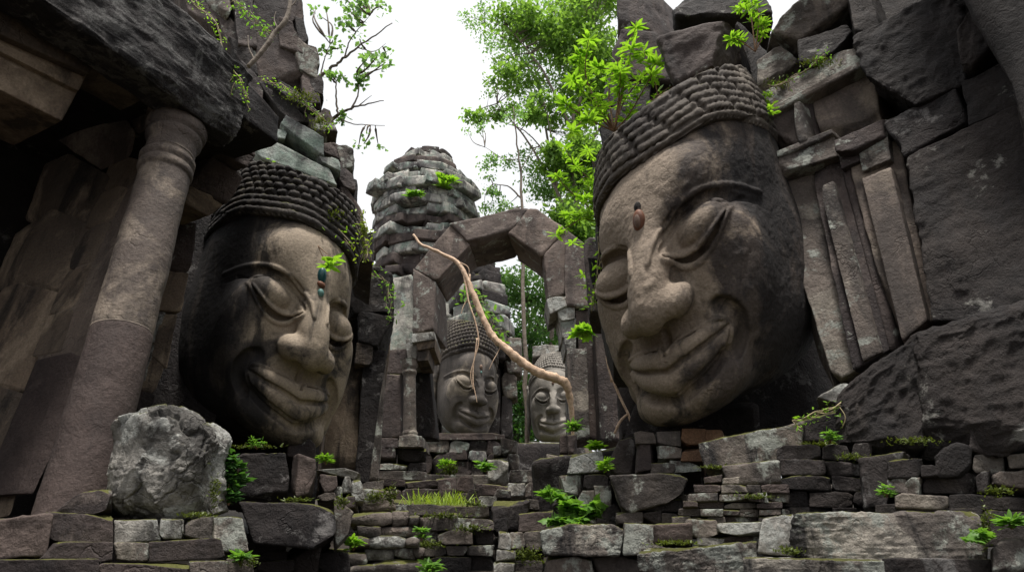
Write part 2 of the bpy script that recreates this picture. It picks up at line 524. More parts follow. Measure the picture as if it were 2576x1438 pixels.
def carve_face(h, wide=1.0, lip=1.0, eye_open=1.0, flank=True):
    F = Field((0, -.86, -.22), (.66, .62, 1.42), h)
    a = F.all()
    F.d = F.ell(SKULL_C, SKULL_R, a)
    F.comb(a, F.ell((0, -.04, .38), (.450, .475, .40), a), .16, '+')
    F.add((0, -.10, .16), (.30, .33, .20), .14)                # under-jaw
    F.add((.27, -.33, .43), (.185, .15, .20), .13)             # cheek
    F.add((.265, -.17, .25), (.17, .235, .22), .14)            # lower cheek and jaw corner
    if flank:                                                  # broad flank of the jaw, running into the wall
        F.add((.33, .16, .34), (.25, .34, .36), .14)
        F.add((.24, .08, .13), (.27, .36, .20), .16)
    F.add((0, -.44, .07), (.29, .14, .11), .14)               # chin
    F.add((.26, -.365, .295), (.12, .10, .11), .10)             # fullness outside the mouth corner
    F.add((0, -.43, .235), (.21, .10, .16), .10)                # muzzle
    F.add((0, -.42, .80), (.28, .10, .18), .14)                # brow plate
    F.add((0, -.455, .66), (.11, .12, .16), .12)               # glabella
    # sockets
    F.add((.24, -.605, .640), (.170, .130, .080), .055, '-')
    F.front()
    brow = curve2([(.040, .575), (.054, .635), (.092, .690), (.160, .730), (.240, .742), (.320, .728), (.395, .690), (.465, .632)])
    nb = len(brow)
    # undercut below the brow line leaves a crisp arched edge
    F.cap([F.on(x - .004, z - .030, -.012) for x, z in brow], [.006 + .019 * math.sin(math.pi * min(1, .12 + i / (nb - 1) * .95)) for i in range(nb)], .016, '-')
    # eyeball and lids
    F.add((.226, -.422, .618), (.146, .112, .088), .012)
    F.add((.240, -.390, .570), (.160, .070, .045), .05)
    F.add((.235, -.375, .515), (.165, .09, .07), .08)
    # nose
    F.cap([(0, -.520, .68), (0, -.570, .60), (0, -.615, .51), (0, -.645, .44)], [q * (1 if flank else .72) for q in (.058, .068, .078, .084)], .06)
    k = 1 if flank else .80
    F.add((0, -.632, .412), (.096 * k, .080, .068 * k), .045)
    F.add((.108 * k, -.590, .412), (.074 * k, .090, .062 * k), .04)
    F.add((.060, -.610, .350), (.036, .040, .012), .02, '-')
    F.front()
    # thin raised rim along the brow
    F.cap([F.on(x, z + .005, .000) for x, z in brow], .0095, .008)
    # lid crease, slit under the lowered lid, lower lid rim
    crease = curve2([(.080, .605), (.102, .650), (.155, .688), (.228, .701), (.300, .688), (.36, .655), (.405, .642)])
    F.cap([F.on(x, z, .002) for x, z in crease], .007, .008, '-')
    lid = curve2([(.080, .586), (.12, .558), (.18, .547), (.25, .556), (.315, .584), (.378, .625)])
    n = len(lid)
    F.cap([F.on(x, z + .010, -.001) for x, z in lid[3:-3]], [.002 + .006 * math.sin(math.pi * i / (n - 7)) for i in range(n - 6)], .010)
    F.front()
    F.cap([F.on(x, z - .026 * math.sin(math.pi * i / (n - 1)), .010) for i, (x, z) in enumerate(lid)],
          [.003 + .026 * eye_open * math.sin(math.pi * i / (n - 1)) ** .8 for i in range(n)], .006, '-')
    F.cap([F.on(x, z - .046 * math.sin(math.pi * i / (n - 1)) ** .7 - .002, .004) for i, (x, z) in enumerate(lid)], .0065, .012)
    F.cap([F.on(x, z + .004, .002) for x, z in lid[4:-4]], [.0015 + .005 * math.sin(math.pi * i / (n - 9)) for i in range(n - 8)], .008)
    # smile fold round the mouth corner
    fold = curve2([(.240, .335), (.290, .310), (.322, .265), (.325, .22), (.305, .175), (.27, .14)])
    nf = len(fold)
    F.cap([F.on(x, z, .004) for x, z in fold], [.001 + .004 * math.sin(math.pi * i / (nf - 1)) for i in range(nf)], .04, '-')
    F.add(F.on(.282, .252, .0), (.014, .016, .014), .03, '-')
    F.front()
    # lips
    m = 22
    t = [i / m for i in range(m + 1)]
    X = [.272 * u for u in t]
    Zm = [.198 + .050 * u ** 1.7 - .012 * math.exp(-(u / .16) ** 2) for u in t]
    prof = [max(0.0, 1 - u ** 2.2) ** .6 for u in t]
    up_r = [.008 + .028 * lip * p for p in prof]
    lo_r = [.008 + .038 * lip * p for p in prof]
    base = [float(F.on(x, .20 + .045 * u)[1]) for x, u in zip(X, t)]
    # smooth the curve the lips follow
    yl = [base[0] - .024 + (base[-1] + .004 - base[0] + .024) * u ** 2.0 for u in t]
    F.cap([(x, y - .004 * p, z + r * .92) for x, y, z, r, p in zip(X, yl, Zm, up_r, prof)], up_r, .005)
    F.cap([(x, y + .004, z - r * .92) for x, y, z, r in zip(X, yl, Zm, lo_r)], lo_r, .005)
    F.front()
    F.cap([F.on(x, z - 2.0 * r - .022, .004) for x, z, r in zip(X[:-3], Zm, lo_r)], .012, .03, '-')
    F.front()
    F.cap([(x, y - .8 * r, z) for x, y, z, r in zip(X, yl, Zm, up_r)], [.004 + .009 * p for p in prof], .005, '-')
    # double outline of the lips
    F.cap([F.on(x, z + 2.0 * r + .006 - .014 * math.exp(-(u / .13) ** 2), -.006) for x, z, r, u in zip(X, Zm, up_r, t)], .007, .005)
    F.cap([F.on(x, z - 2.0 * r - .003, -.006) for x, z, r in zip(X, Zm, lo_r)], .007, .006)
    F.cap([F.on(0, .325, .004), F.on(0, .285, .004), F.on(0, .25, .006)], [.010, .012, .008], .02, '-')
    # flat seat at the back and under the jaw
    x, y, z = F.xyz(a)
    F.d = np.maximum(F.d, y - .42)
    P, Q = F.mesh('face')
    P[:, 0] *= wide
    return P, Q

def carve_hair(h, style, wide=1.0, top=1.42, seed=3, slope=.2, dome=.72):
    """cap of carved hair: 'brick' (courses of flat bricks), 'mixed' (rings then knobs), 'curl' (rows of knobs)"""
    lo, hi = np.array((-.70, -.66, .30)), np.array((.70, .80, top + .05))
    n = np.ceil((hi - lo) / h).astype(int) + 1
    x = (lo[0] + h * np.arange(n[0])).astype(np.float32)[:, None, None]
    y = (lo[1] + h * np.arange(n[1])).astype(np.float32)[None, :, None]
    z = (lo[2] + h * np.arange(n[2])).astype(np.float32)[None, None, :]
    c, r = SKULL_C, [q - .008 for q in SKULL_R]
    px, py, pz = x - c[0], y - c[1], (z - c[2]) * np.where(z > .95, dome, .90)
    k0 = np.sqrt((px / r[0]) ** 2 + (py / r[1]) ** 2 + (pz / r[2]) ** 2)
    d = (k0 - 1) * .56
    ang = np.arctan2(x, -(y - .12)) + 0 * z
    s = z - (1.0 - slope * np.clip(y + .45, 0, 2) + .035 * np.cos(ang * 1.5)) + .0 * ang
    bh = {'brick': .040, 'mixed': .040, 'curl': .060}[style]
    row = np.floor(s / bh)
    f = s / bh - row
    band = np.sqrt(np.maximum(0, 1 - (2 * f - 1) ** 2))
    rs = np.random.default_rng(seed)
    s = s + .012 * np.sin(ang * 3.1 + 1) + .008 * np.sin(ang * 7.3)
    row = np.floor(s / bh); f = s / bh - row
    band = np.sqrt(np.maximum(0, 1 - (2 * f - 1) ** 2))
    shift = rs.uniform(0, 1, 64).astype(np.float32)[np.clip(row, 0, 63).astype(int)]
    if style == 'brick':
        w = .30
        u = ang / w + shift * 3.7
        g = u - np.floor(u)
        g = 1 - (np.abs(2 * g - 1)) ** 9
        amp = np.where(row < 1, band * .8, (band ** .32) * (.30 + .70 * g)) * .032
    elif style == 'mixed':
        w = .135
        u = ang / w + (row % 2) * .5 + shift * .2
        g = u - np.floor(u)
        g = np.sqrt(np.maximum(0, 1 - (2 * g - 1) ** 4))
        amp = np.where(row < 3, band ** .7 * .85, (band ** .6) * g) * .036
    else:
        w = .105
        u = ang / w + (row % 2) * .5
        g = u - np.floor(u)
        g = np.sqrt(np.maximum(0, 1 - (2 * g - 1) ** 2))
        amp = np.where(row < 1, band * .6, np.sqrt(band * g)) * .050
    d = d - amp.astype(np.float32)
    d = np.maximum(d, -s - .005)
    d = np.maximum(d, z - top)
    d = np.maximum(d, y - .62)
    b = 3 * h
    d = np.clip(d, -b, b).astype(np.float32)
    d[0] = d[-1] = b; d[:, 0] = d[:, -1] = b; d[:, :, 0] = d[:, :, -1] = b
    g = vdb.FloatGrid(float(b)); g.copyFromArray(np.ascontiguousarray(d))
    P, Q = g.convertToQuads(0.0)
    P = P.astype(np.float64) * h + lo
    P[:, 0] *= wide
    return P, Q[:, ::-1]

def carve_ear(h):
    """long pendant ear, for the +x side"""
    F = Field((.0, -.25, .0), (.30, .35, .85), h)
    F.add((.10, .03, .62), (.055, .15, .17), .03)
    F.add((.10, .00, .30), (.045, .085, .30), .05)
    F.add((.155, .03, .62), (.04, .10, .12), .02, '-')
    F.cap([(.125, -.06, .55), (.13, .0, .50), (.13, .06, .58), (.13, .09, .68), (.13, .02, .76), (.13, -.08, .72)], .022, .02)
    F.add((.14, .0, .17), (.05, .035, .11), .02, '-')
    full = np.clip(F.d, -3 * h, 3 * h)
    full[0] = full[-1] = 3 * h
    g = vdb.FloatGrid(float(3 * h)); g.copyFromArray(np.ascontiguousarray(full))
    P, Q = g.convertToQuads(0.0)
    return P.astype(np.float64) * h + F.lo, Q[:, ::-1]

def weather(P, Q, amt, seed, scale=6.0):
    """erode a carved skin along its normals"""
    fn = np.cross(P[Q[:, 2]] - P[Q[:, 0]], P[Q[:, 3]] - P[Q[:, 1]])
    N = np.zeros_like(P)
    for k in range(4): np.add.at(N, Q[:, k], fn)
    N /= np.maximum(np.linalg.norm(N, axis=1, keepdims=True), 1e-12)
    e = fbm(P, scale, 4, seed) * .8 + np.minimum(0, fbm(P, scale * 3, 3, seed + 5) + .25) * 1.2 + fbm(P, scale * 9, 2, seed + 9) * .25
    return P + N * (e * amt)[:, None]

# ------------------------------------------------------------------ materials of this place
M_FACE_L = stone_mat('carved_stone', dark=(.028, .024, .023), mid=(.072, .062, .055), tan=(.26, .21, .158), tan_at=.46, stain=.85, bump=.22, cracks=0., tan_scale=1.3, shade_bias=(-2.15, .28))  # lit right half and shaded left half put into the colour
M_FACE = stone_mat('carved_stone_dark', dark=(.06, .053, .048), mid=(.12, .105, .092), tan=(.23, .195, .155), tan_at=.54, stain=.45, bump=.22, cracks=0., tan_scale=.9)
M_FACE_R = stone_mat('carved_stone_rough', dark=(.030, .024, .022), mid=(.082, .066, .056), tan=(.215, .170, .130), tan_at=.47, stain=.85, shade_bias=(1.32, -.26), bump=.4, cracks=.15, tan_scale=1.2)  # colour goes dark towards the shaded right cheek
M_FACE_B = stone_mat('carved_stone_grey', dark=(.13, .123, .11), mid=(.23, .213, .19), tan=(.26, .24, .21), tan_at=.55, stain=.08, bump=.2, cracks=0., tan_scale=1.3)
M_HAIR = stone_mat('hair_stone', dark=(.024, .021, .021), mid=(.075, .066, .058), tan=(.17, .145, .12), tan_at=.56, stain=.5, moss=.55, bump=.3, cracks=0.)
M_PURPLE = stone_mat('purple_sandstone', dark=(.028, .022, .022), mid=(.080, .062, .056), tan=(.15, .12, .105), tan_at=.60, stain=.5, lichen=.15, moss=.25, bump=.5)
M_ARCH = stone_mat('arch_sandstone', dark=(.075, .058, .052), mid=(.15, .12, .105), tan=(.20, .165, .14), tan_at=.58, stain=.45, lichen=.42, bump=.4, cracks=.25)
M_STEP = stone_mat('step_stone', dark=(.042, .036, .033), mid=(.13, .11, .097), tan=(.24, .21, .175), tan_at=.54, stain=.6, lichen=.55, moss=.1, bump=.55)
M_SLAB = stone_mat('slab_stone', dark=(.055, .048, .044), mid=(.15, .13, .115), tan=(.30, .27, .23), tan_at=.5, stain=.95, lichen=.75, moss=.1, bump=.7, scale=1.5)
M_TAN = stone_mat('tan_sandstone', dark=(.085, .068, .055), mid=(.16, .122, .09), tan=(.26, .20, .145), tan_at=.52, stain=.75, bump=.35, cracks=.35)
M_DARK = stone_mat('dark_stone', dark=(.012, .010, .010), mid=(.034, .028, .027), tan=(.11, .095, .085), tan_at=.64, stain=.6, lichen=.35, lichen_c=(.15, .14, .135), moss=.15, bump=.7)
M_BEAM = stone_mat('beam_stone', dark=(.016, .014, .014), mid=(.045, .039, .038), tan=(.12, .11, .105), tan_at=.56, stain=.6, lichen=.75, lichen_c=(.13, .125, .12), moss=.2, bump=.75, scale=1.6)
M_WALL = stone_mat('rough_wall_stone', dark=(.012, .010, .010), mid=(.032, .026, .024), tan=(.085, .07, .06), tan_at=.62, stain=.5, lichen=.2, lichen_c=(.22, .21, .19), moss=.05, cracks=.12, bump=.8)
M_PALE = stone_mat('pale_tower_stone', dark=(.055, .05, .052), mid=(.30, .29, .275), tan=(.46, .44, .39), tan_at=.5, stain=.7, lichen=.5, lichen_c=(.38, .43, .39), green=.5, moss=.2, bump=.4)
M_GREEN = stone_mat('verdigris_stone', dark=(.10, .10, .10), mid=(.20, .215, .20), tan=(.30, .33, .30), tan_at=.5, stain=.8, lichen=.3, lichen_c=(.36, .44, .40), green=.7, moss=.3, bump=.4)
M_LICHEN = stone_mat('lichen_stone', dark=(.10, .095, .088), mid=(.22, .21, .19), tan=(.32, .30, .27), tan_at=.5, stain=.6, lichen=.8, lichen_c=(.42, .42, .39), moss=.45, bump=.7)
M_ORANGE = stone_mat('iron_stone', dark=(.07, .042, .026), mid=(.17, .095, .055), tan=(.24, .15, .09), tan_at=.56, stain=.3, bump=.5)
M_COL = stone_mat('column_stone', dark=(.06, .050, .045), mid=(.125, .10, .085), tan=(.21, .17, .135), tan_at=.5, stain=.5, bump=.35, cracks=.3)
M_COLP = stone_mat('column_purple', dark=(.032, .024, .023), mid=(.066, .050, .046), tan=(.11, .085, .075), tan_at=.62, stain=.3, bump=.35, cracks=.2)
M_GROUND = stone_mat('soil', dark=(.018, .015, .012), mid=(.05, .042, .034), tan=(.09, .075, .055), stain=.3, bump=.8, cracks=0)
M_ROOT = plain_mat('root_bark', (.38, .25, .165), (.62, .45, .32), 14, .7, .5)
M_BARK = plain_mat('bark', (.10, .078, .06), (.22, .18, .145), 10, .8, .6)
M_TWIG = plain_mat('twig_bark', (.13, .07, .04), (.24, .14, .08), 18, .7, .4)
M_VINE = plain_mat('vine_stem', (.16, .13, .07), (.32, .26, .15), 18, .7, .4)
L_LIME = leaf_mat('lime_leaf', (.12, .26, .02), (.24, .42, .045), .5)
L_MID = leaf_mat('mid_leaf', (.075, .19, .03), (.16, .30, .05), .5)
L_TREE = leaf_mat('tree_leaf', (.09, .20, .045), (.22, .35, .085), .55)
L_DEEP = leaf_mat('deep_leaf', (.028, .085, .022), (.07, .16, .035), .4)
L_GREY = leaf_mat('pale_leaf', (.10, .22, .08), (.20, .34, .12), .5)
L_MOSS = leaf_mat('moss_leaf', (.045, .065, .012), (.12, .15, .03), .3)
L_GRASS = leaf_mat('grass_blade', (.16, .26, .03), (.30, .38, .06), .45)

# ------------------------------------------------------------------ hewn stone from a front outline
def px3(p, Y=None):
    return at(p[0], p[1], p[2] if len(p) > 2 else Y)

_seed = [100]
def hexmesh(quad, Y, ext, n=12, seed=None, grow=1.0, **kw):
    """stone whose front has the four given corners (TL, TR, BR, BL) and which goes back by ext"""
    if seed is None:
        _seed[0] += 1; seed = _seed[0]
    F = [px3(p, Y) for p in quad]
    if grow != 1.0:
        gc = sum(F, Vector()) / 4
        F = [gc + (f - gc) * grow for f in F]
    if not hasattr(ext, '__len__'):
        r = sum(F, Vector()) / 4 - EYE
        r.z = 0
        ext = tuple(r.normalized() * ext)
    E = Vector(ext)
    B = [f + E for f in F]
    w = ((F[1] - F[0]).length + (F[2] - F[3]).length) / 2
    h = ((F[0] - F[3]).length + (F[1] - F[2]).length) / 2
    size = (w, E.length, h)
    P, Q = block(size, seed, n, **kw)
    u = P / (np.array(size) / 2)
    c = lambda v: np.array(v, float)[None, :]
    a, b, d = [(u[:, i:i + 1] + 1) / 2 for i in range(3)]
    front = (c(F[3]) * (1 - a) + c(F[2]) * a) * (1 - d) + (c(F[0]) * (1 - a) + c(F[1]) * a) * d
    back = (c(B[3]) * (1 - a) + c(B[2]) * a) * (1 - d) + (c(B[0]) * (1 - a) + c(B[1]) * a) * d
    V = front * (1 - b) + back * b
    s = (F[1] - F[0]).cross(F[3] - F[0]).dot(E)
    if s > 0: pass
    return V, (Q if s > 0 else Q[:, ::-1])

def rect(x0, y0, x1, y1, jit=3, rg=random):
    j = lambda: rg.uniform(-jit, jit)
    return [(x0 + j(), y0 + j()), (x1 + j(), y0 + j()), (x1 + j(), y1 + j()), (x0 + j(), y1 + j())]

random.seed(5)
def stone(name, quad, Y, ext, mat, parent=None, label=None, cat=None, group=None, n=14, **kw):
    if len(quad) == 4 and not hasattr(quad[0], '__len__'): quad = rect(*quad, jit=2)
    V, Q = hexmesh(quad, Y, ext, n, **kw)
    c = V.mean(0)
    if parent is not None: c = np.array(parent.location)
    o = link(name, mesh_np(name, V - c, Q), mat, parent)
    if parent is None: o.location = c
    return tag(o, label, cat, group)

def wall_of(name, label, cat, mats, rects, Y, ext=.5, group=None, part='stone', n=10, **kw):
    """dry-laid masonry: one thing, every stone a part"""
    r0 = rects[0] if not hasattr(rects[0][0], '__len__') else rects[0][0]
    base = at(r0[0], r0[1], Y)
    t = thing(name, label, cat, base, group)
    for r in rects:
        m = mats[random.randrange(len(mats))] if isinstance(mats, list) else mats
        yy = Y
        if len(r) == 5 and not hasattr(r[0], '__len__'): yy, r = r[4], r[:4]
        stone(part, r, yy + random.uniform(-.05, .05), ext, m, t, n=n, **kw)
    return t

# ------------------------------------------------------------------ ground
def ground_z(x, y):
    z = np.interp(y, [-60, 3.2, 5, 9, 13, 18, 30, 300], [1.1, 1.1, 1.45, 1.95, 2.9, 3.4, 3.2, 3.0])
    return z
gx = np.r_[np.linspace(-300, -22, 14), np.linspace(-20, 20, 100), np.linspace(22, 300, 14)]
gy = np.r_[np.linspace(-60, -4, 8), np.linspace(-3, 32, 120), np.linspace(35, 400, 22)]
GX, GY = np.meshgrid(gx, gy, indexing='ij')
GZ = ground_z(GX, GY) + .06 * fbm(np.c_[GX.ravel(), GY.ravel(), 0 * GX.ravel()], .8, 4, 3).reshape(GX.shape)
ii = np.arange(GX.size).reshape(GX.shape)
gq = np.stack([ii[:-1, :-1], ii[1:, :-1], ii[1:, 1:], ii[:-1, 1:]], -1).reshape(-1, 4)
tag(link('ground', mesh_np('ground', np.c_[GX.ravel(), GY.ravel(), GZ.ravel()], gq), M_GROUND), kind='structure')

# ------------------------------------------------------------------ the four carved heads
def head(label, M, face, hair, ear, mat, hmat):
    M4 = Matrix([*M, [0, 0, 0, 1]])
    base = M4 @ Vector((0, 0, 0))
    root = thing('head_sculpture', label, 'stone head', base)
    M4 = Matrix.Translation(-base) @ M4
    def put(nm, me, mt, flip=False):
        me = me.copy(); me.transform(M4)
        me.materials.clear(); me.materials.append(mt)
        if flip: me.flip_normals()
        return link(nm, me, None, root)
    put('face', face, mat)
    put('hair', hair, hmat)
    if ear:
        for s in (1, -1):
            e = ear.copy()
            e.transform(Matrix.Translation((.435 * s, .05, .08)) @ Matrix.Diagonal((s, 1, 1, 1)))
            put('ear', e, mat, s < 0)
    return root, M4

def bead(root, M4, c, r, mat, name='forehead_jewel', W=None):
    """oval cabochon with a rim set on the forehead"""
    c = (c[0], brow_y(c[2]) + .004, c[2])
    U, Q = unit_grid(8)
    N = U / np.linalg.norm(U, axis=1, keepdims=True)
    V = N * np.array(r) + np.array(c)
    if W: V = V + (carved_by_hand(np.array([[0, -.5, c[2]]]), W) - np.array([[0, -.5, c[2]]]))
    me = mesh_np(name, V, Q); me.transform(M4)
    o = link(name, me, mat, root)
    return o

ML = [[1.1519, -1.1733, 0.3087, -2.795], [1.0101, 1.3468, -0.514, 6.5263], [-0.3155, 0.6072, 1.9153, 2.8414]]
MR = [[1.1149, 1.0812, -0.323, 1.8188], [-1.2867, 1.3907, -0.5211, 5.1387], [0.2795, 0.9203, 1.8601, 2.9173]]
MM = [[1.4481, -0.7819, 0.1971, -1.4093], [0.7578, 1.6222, -0.3996, 16.5242], [-0.1172, 0.4362, 2.0349, 4.6134]]
MB = [[1.5115, 0.1968, 0.0181, 1.3345], [-0.1661, 1.8998, -0.273, 19.0165], [0.0475, 0.2482, 2.02, 4.8066]]
# hand carving is never quite symmetrical: (x, z, shift x, shift z)
WARP_L = [(0.0, 0.415, 0.026, 0.007), (0.0, 0.625, 0.043, 0.001), (-0.08, 0.59, -0.007, -0.0), (-0.395, 0.64, 0.001, 0.002), (-0.245, 0.757, -0.032, 0.002), (-0.455, 0.635, 0.012, 0.009), (0.245, 0.757, -0.037, -0.014), (-0.272, 0.25, -0.013, -0.004), (0.272, 0.25, -0.039, -0.012), (0.0, 0.2, 0.007, 0.010), (0.0, 0.0, 0.034, 0.001), (0.0, 1.0, 0.028, 0.006), (-0.15, 0.4, -0.015, -0.01)]
WARP_R = [(0.0, 0.415, 0.0, -0.007), (0.08, 0.59, 0.03, 0.002), (0.395, 0.64, -0.009, 0.003), (-0.08, 0.59, -0.016, 0.003), (0.245, 0.757, 0.05, 0.016), (0.455, 0.635, -0.008, 0.017), (0.272, 0.25, -0.002, -0.010), (-0.272, 0.25, 0.05, 0.004), (0.0, 0.2, 0.015, 0.012), (0.0, 0.0, 0.035, -0.004), (0.0, 1.0, -0.02, -0.023), (0.15, 0.4, 0.01, -0.01)]
def carved_by_hand(P, W, sg=.16):
    c = np.array(W)
    w = np.exp(-((P[:, None, 0] - c[None, :, 0]) ** 2 + (P[:, None, 2] - c[None, :, 1]) ** 2) / (2 * sg * sg))
    k = w.sum(1, keepdims=True)
    d = (w @ c[:, 2:4]) / np.maximum(k, .35)
    f = np.clip((.25 - P[:, 1:2]) / .5, 0, 1)
    P = P.copy()
    P[:, 0:1] += d[:, 0:1] * f; P[:, 2:3] += d[:, 1:2] * f
    return P
P, Q = carve_face(.0055)
_fr = P[np.abs(P[:, 0]) < .012]
def brow_y(z):
    return float(_fr[np.abs(_fr[:, 2] - z) < .012][:, 1].min())
face_l = mesh_np('face', carved_by_hand(weather(P, Q, .0025, 1), WARP_L), Q)
face_r = mesh_np('face', carved_by_hand(weather(P, Q, .007, 31), WARP_R), Q)
P, Q = carve_face(.010, flank=False)
face_s = mesh_np('face', weather(P, Q, .003, 5), Q)
P, Q = carve_hair(.0065, 'mixed', top=1.30); hair_l = mesh_np('hair', carved_by_hand(weather(P, Q, .012, 2), WARP_L), Q)
P, Q = carve_hair(.0065, 'brick', top=1.24); hair_r = mesh_np('hair', carved_by_hand(weather(P, Q, .013, 3), WARP_R), Q)
P, Q = carve_hair(.011, 'curl', slope=.45); hair_s = mesh_np('hair', P, Q)
P, Q = carve_hair(.011, 'curl', slope=.5, dome=1.0, top=1.33); hair_b = mesh_np('hair', P, Q)
P, Q = carve_ear(.012); ear_s = mesh_np('ear', P, Q)
M_TEAL = plain_mat('teal_stone', (.004, .035, .038), (.01, .07, .075), 6, .38, .15, .5)
M_JADE = plain_mat('pale_jade', (.05, .13, .12), (.12, .24, .21), 9, .5, .2, .4)
M_CARN = plain_mat('red_setting', (.10, .040, .022), (.17, .07, .04), 9, .6, .3, .3)
M_BEAD = plain_mat('brown_bead', (.10, .06, .045), (.22, .15, .11), 9, .6, .4, .3)
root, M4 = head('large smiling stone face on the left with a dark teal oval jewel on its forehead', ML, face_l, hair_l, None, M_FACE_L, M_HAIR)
bead(root, M4, (0, -.545, .80), (.030, .022, .042), M_TEAL, W=WARP_L)
bead(root, M4, (0, -.538, .757), (.028, .018, .016), M_CARN, W=WARP_L)
bead(root, M4, (0, -.548, .715), (.021, .018, .021), M_JADE, W=WARP_L)
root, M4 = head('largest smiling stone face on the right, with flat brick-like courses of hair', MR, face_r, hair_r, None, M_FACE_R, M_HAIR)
bead(root, M4, (0, -.548, .765), (.032, .022, .045), M_CARN, W=WARP_R)
bead(root, M4, (0, -.556, .765), (.024, .026, .036), M_BEAD, W=WARP_R)
bead(root, M4, (0, -.545, .825), (.018, .018, .022), M_DARK, W=WARP_R)
root, M4 = head('dark stone head on a round plinth seen through the arch, turned to its left', MM, face_s, hair_s, ear_s, M_FACE, M_HAIR)
bead(root, M4, (0, -.545, .83), (.028, .024, .034), M_BEAD)
bead(root, M4, (0, -.545, .765), (.016, .018, .016), M_JADE)
root, M4 = head('grey stone buddha head with knobbed curls beside the right arch pillar, half behind the root', MB, face_s, hair_b, ear_s, M_FACE_B, M_FACE_B)
bead(root, M4, (0, -.545, .80), (.028, .024, .03), M_BEAD)

# ------------------------------------------------------------------ middle: steps up to the arch
SB = 'stone block'
MX = [M_STEP, M_STEP, M_PURPLE, M_STEP]
def big(label, quad, Y, ext, mat, n=20, name='stone_block', cat=SB, **kw):
    return stone(name, quad, Y, ext, mat, None, label, cat, n=n, **kw)

# mid-distance terrace
wall_of('plinth_wall', 'dark coursed stones under the left arch pillar', 'stone wall', [M_DARK, M_STEP, M_PURPLE],
        [(930, 1122, 1000, 1164), (1000, 1122, 1072, 1162), (928, 1164, 1024, 1185), (1024, 1162, 1074, 1190), (930, 1185, 1076, 1206), (1000, 1098, 1040, 1124), (940, 1100, 1000, 1124)], 11.0, 1.2)
wall_of('stone_step', 'purple two-course step below the dark head plinth', 'stone step', [M_PURPLE],
        [(1020, 1204, 1100, 1231), (1100, 1201, 1148, 1231), (1148, 1198, 1192, 1240), (1010, 1231, 1102, 1264), (1102, 1231, 1150, 1264), (953, 1204, 1020, 1224), (962, 1224, 1012, 1266), (1148, 1236, 1200, 1268)], 9.0, 1.6)
wall_of('head_plinth', 'curved ashlar plinth carrying the dark head behind the arch', 'plinth', [M_PALE, M_PURPLE, M_STEP, M_PURPLE],
        [(1062, 1102, 1130, 1138), (1130, 1104, 1180, 1137), (1180, 1104, 1225, 1138), (1225, 1106, 1272, 1141),
         (1088, 1137, 1146, 1192), (1146, 1131, 1180, 1158), (1180, 1131, 1224, 1158), (1144, 1158, 1186, 1198), (1186, 1158, 1224, 1202), (1060, 1138, 1088, 1195),
         (1224, 1140, 1262, 1180), (1040, 1196, 1240, 1232), (1060, 1090, 1270, 1106)], 13.6, 1.6)
wall_of('small_pier', 'rounded lichen stones right of the dark head plinth', 'stone pier', [M_STEP, M_LICHEN],
        [(1242, 1142, 1276, 1176), (1276, 1138, 1308, 1178), (1262, 1100, 1300, 1140), (1240, 1120, 1264, 1144), (1236, 1176, 1316, 1200)], 13.0, 1.2)
wall_of('buddha_plinth', 'low stepped plinth under the grey buddha head', 'plinth', [M_STEP, M_LICHEN],
        [(1300, 1122, 1344, 1142), (1344, 1128, 1410, 1144), (1306, 1142, 1400, 1158), (1316, 1158, 1390, 1184), (1330, 1112, 1440, 1130)], 17.0, 1.5)
big('upright pale lichen block standing in front of the dark head plinth', (1229, 1158, 1278, 1212), 9.6, .5, M_LICHEN, 14)
stepdefs = [((1280, 1182, 1368, 1213), 10.2, M_STEP, 'long grey step stone below the grey buddha plinth'),
            ((1198, 1213, 1280, 1250), 8.2, M_PURPLE, 'brown step stone right of the purple two-course step'),
            ((1278, 1211, 1320, 1250), 8.0, M_LICHEN, 'square pale lichen step stone beside the brown step stone'),
            ((1318, 1212, 1340, 1250), 8.1, M_STEP, 'narrow upright step stone next to the square lichen one'),
            ((1337, 1202, 1400, 1252), 8.0, M_PURPLE, 'purple block with rubbed edges left of the pale broken boulder'),
            ((1346, 1182, 1403, 1208), 9.0, M_STEP, 'low step stone above the purple rubbed block'),
            ((1379, 1141, 1424, 1188), 10.0, M_STEP, 'tall step stone below the right arch pillar, nearer the plinth'),
            ((1402, 1144, 1438, 1202), 9.2, M_PURPLE, 'tall step stone directly under the right arch pillar foot'),
            ((1405, 1094, 1430, 1142), 11.2, M_PURPLE, 'left of two small purple stones by the right pillar foot'),
            ((1428, 1090, 1450, 1140), 10.2, M_PURPLE, 'right of two small purple stones by the right pillar foot'),
            ([(1182, 1222), (1204, 1228), (1202, 1270), (1164, 1268)], 7.0, M_PURPLE, 'rounded brown stone left of the brown step stone'),
            ([(1250, 1228), (1284, 1224), (1282, 1258), (1240, 1260)], 7.2, M_STEP, 'wedge of stone in front of the square lichen step'),
            ((1206, 1246, 1250, 1274), 6.6, M_LICHEN, 'small pale stone behind the grassy ledge end'),
            ((1322, 1252, 1356, 1282), 6.0, M_STEP, 'small dark stone behind the leafy shrub')]
for q, Y, m, lb in stepdefs:
    big(lb, q, Y, .9, m, 12)
big('large dark block with rounded top left of the leafy shrub', [(1248, 1252), (1328, 1248), (1330, 1334), (1232, 1334)], 5.7, .9, M_DARK, 22)
big('clean cut brown block left of the leafy shrub', (1303, 1281, 1402, 1336), 5.3, .7, M_PURPLE, 18, chips=1)
wall_of('stone_ledge', 'ledge edge with grass growing along it at the stair top', 'stone ledge', [M_STEP],
        [(988, 1268, 1120, 1294), (1120, 1271, 1232, 1297)], 6.0, 1.3)
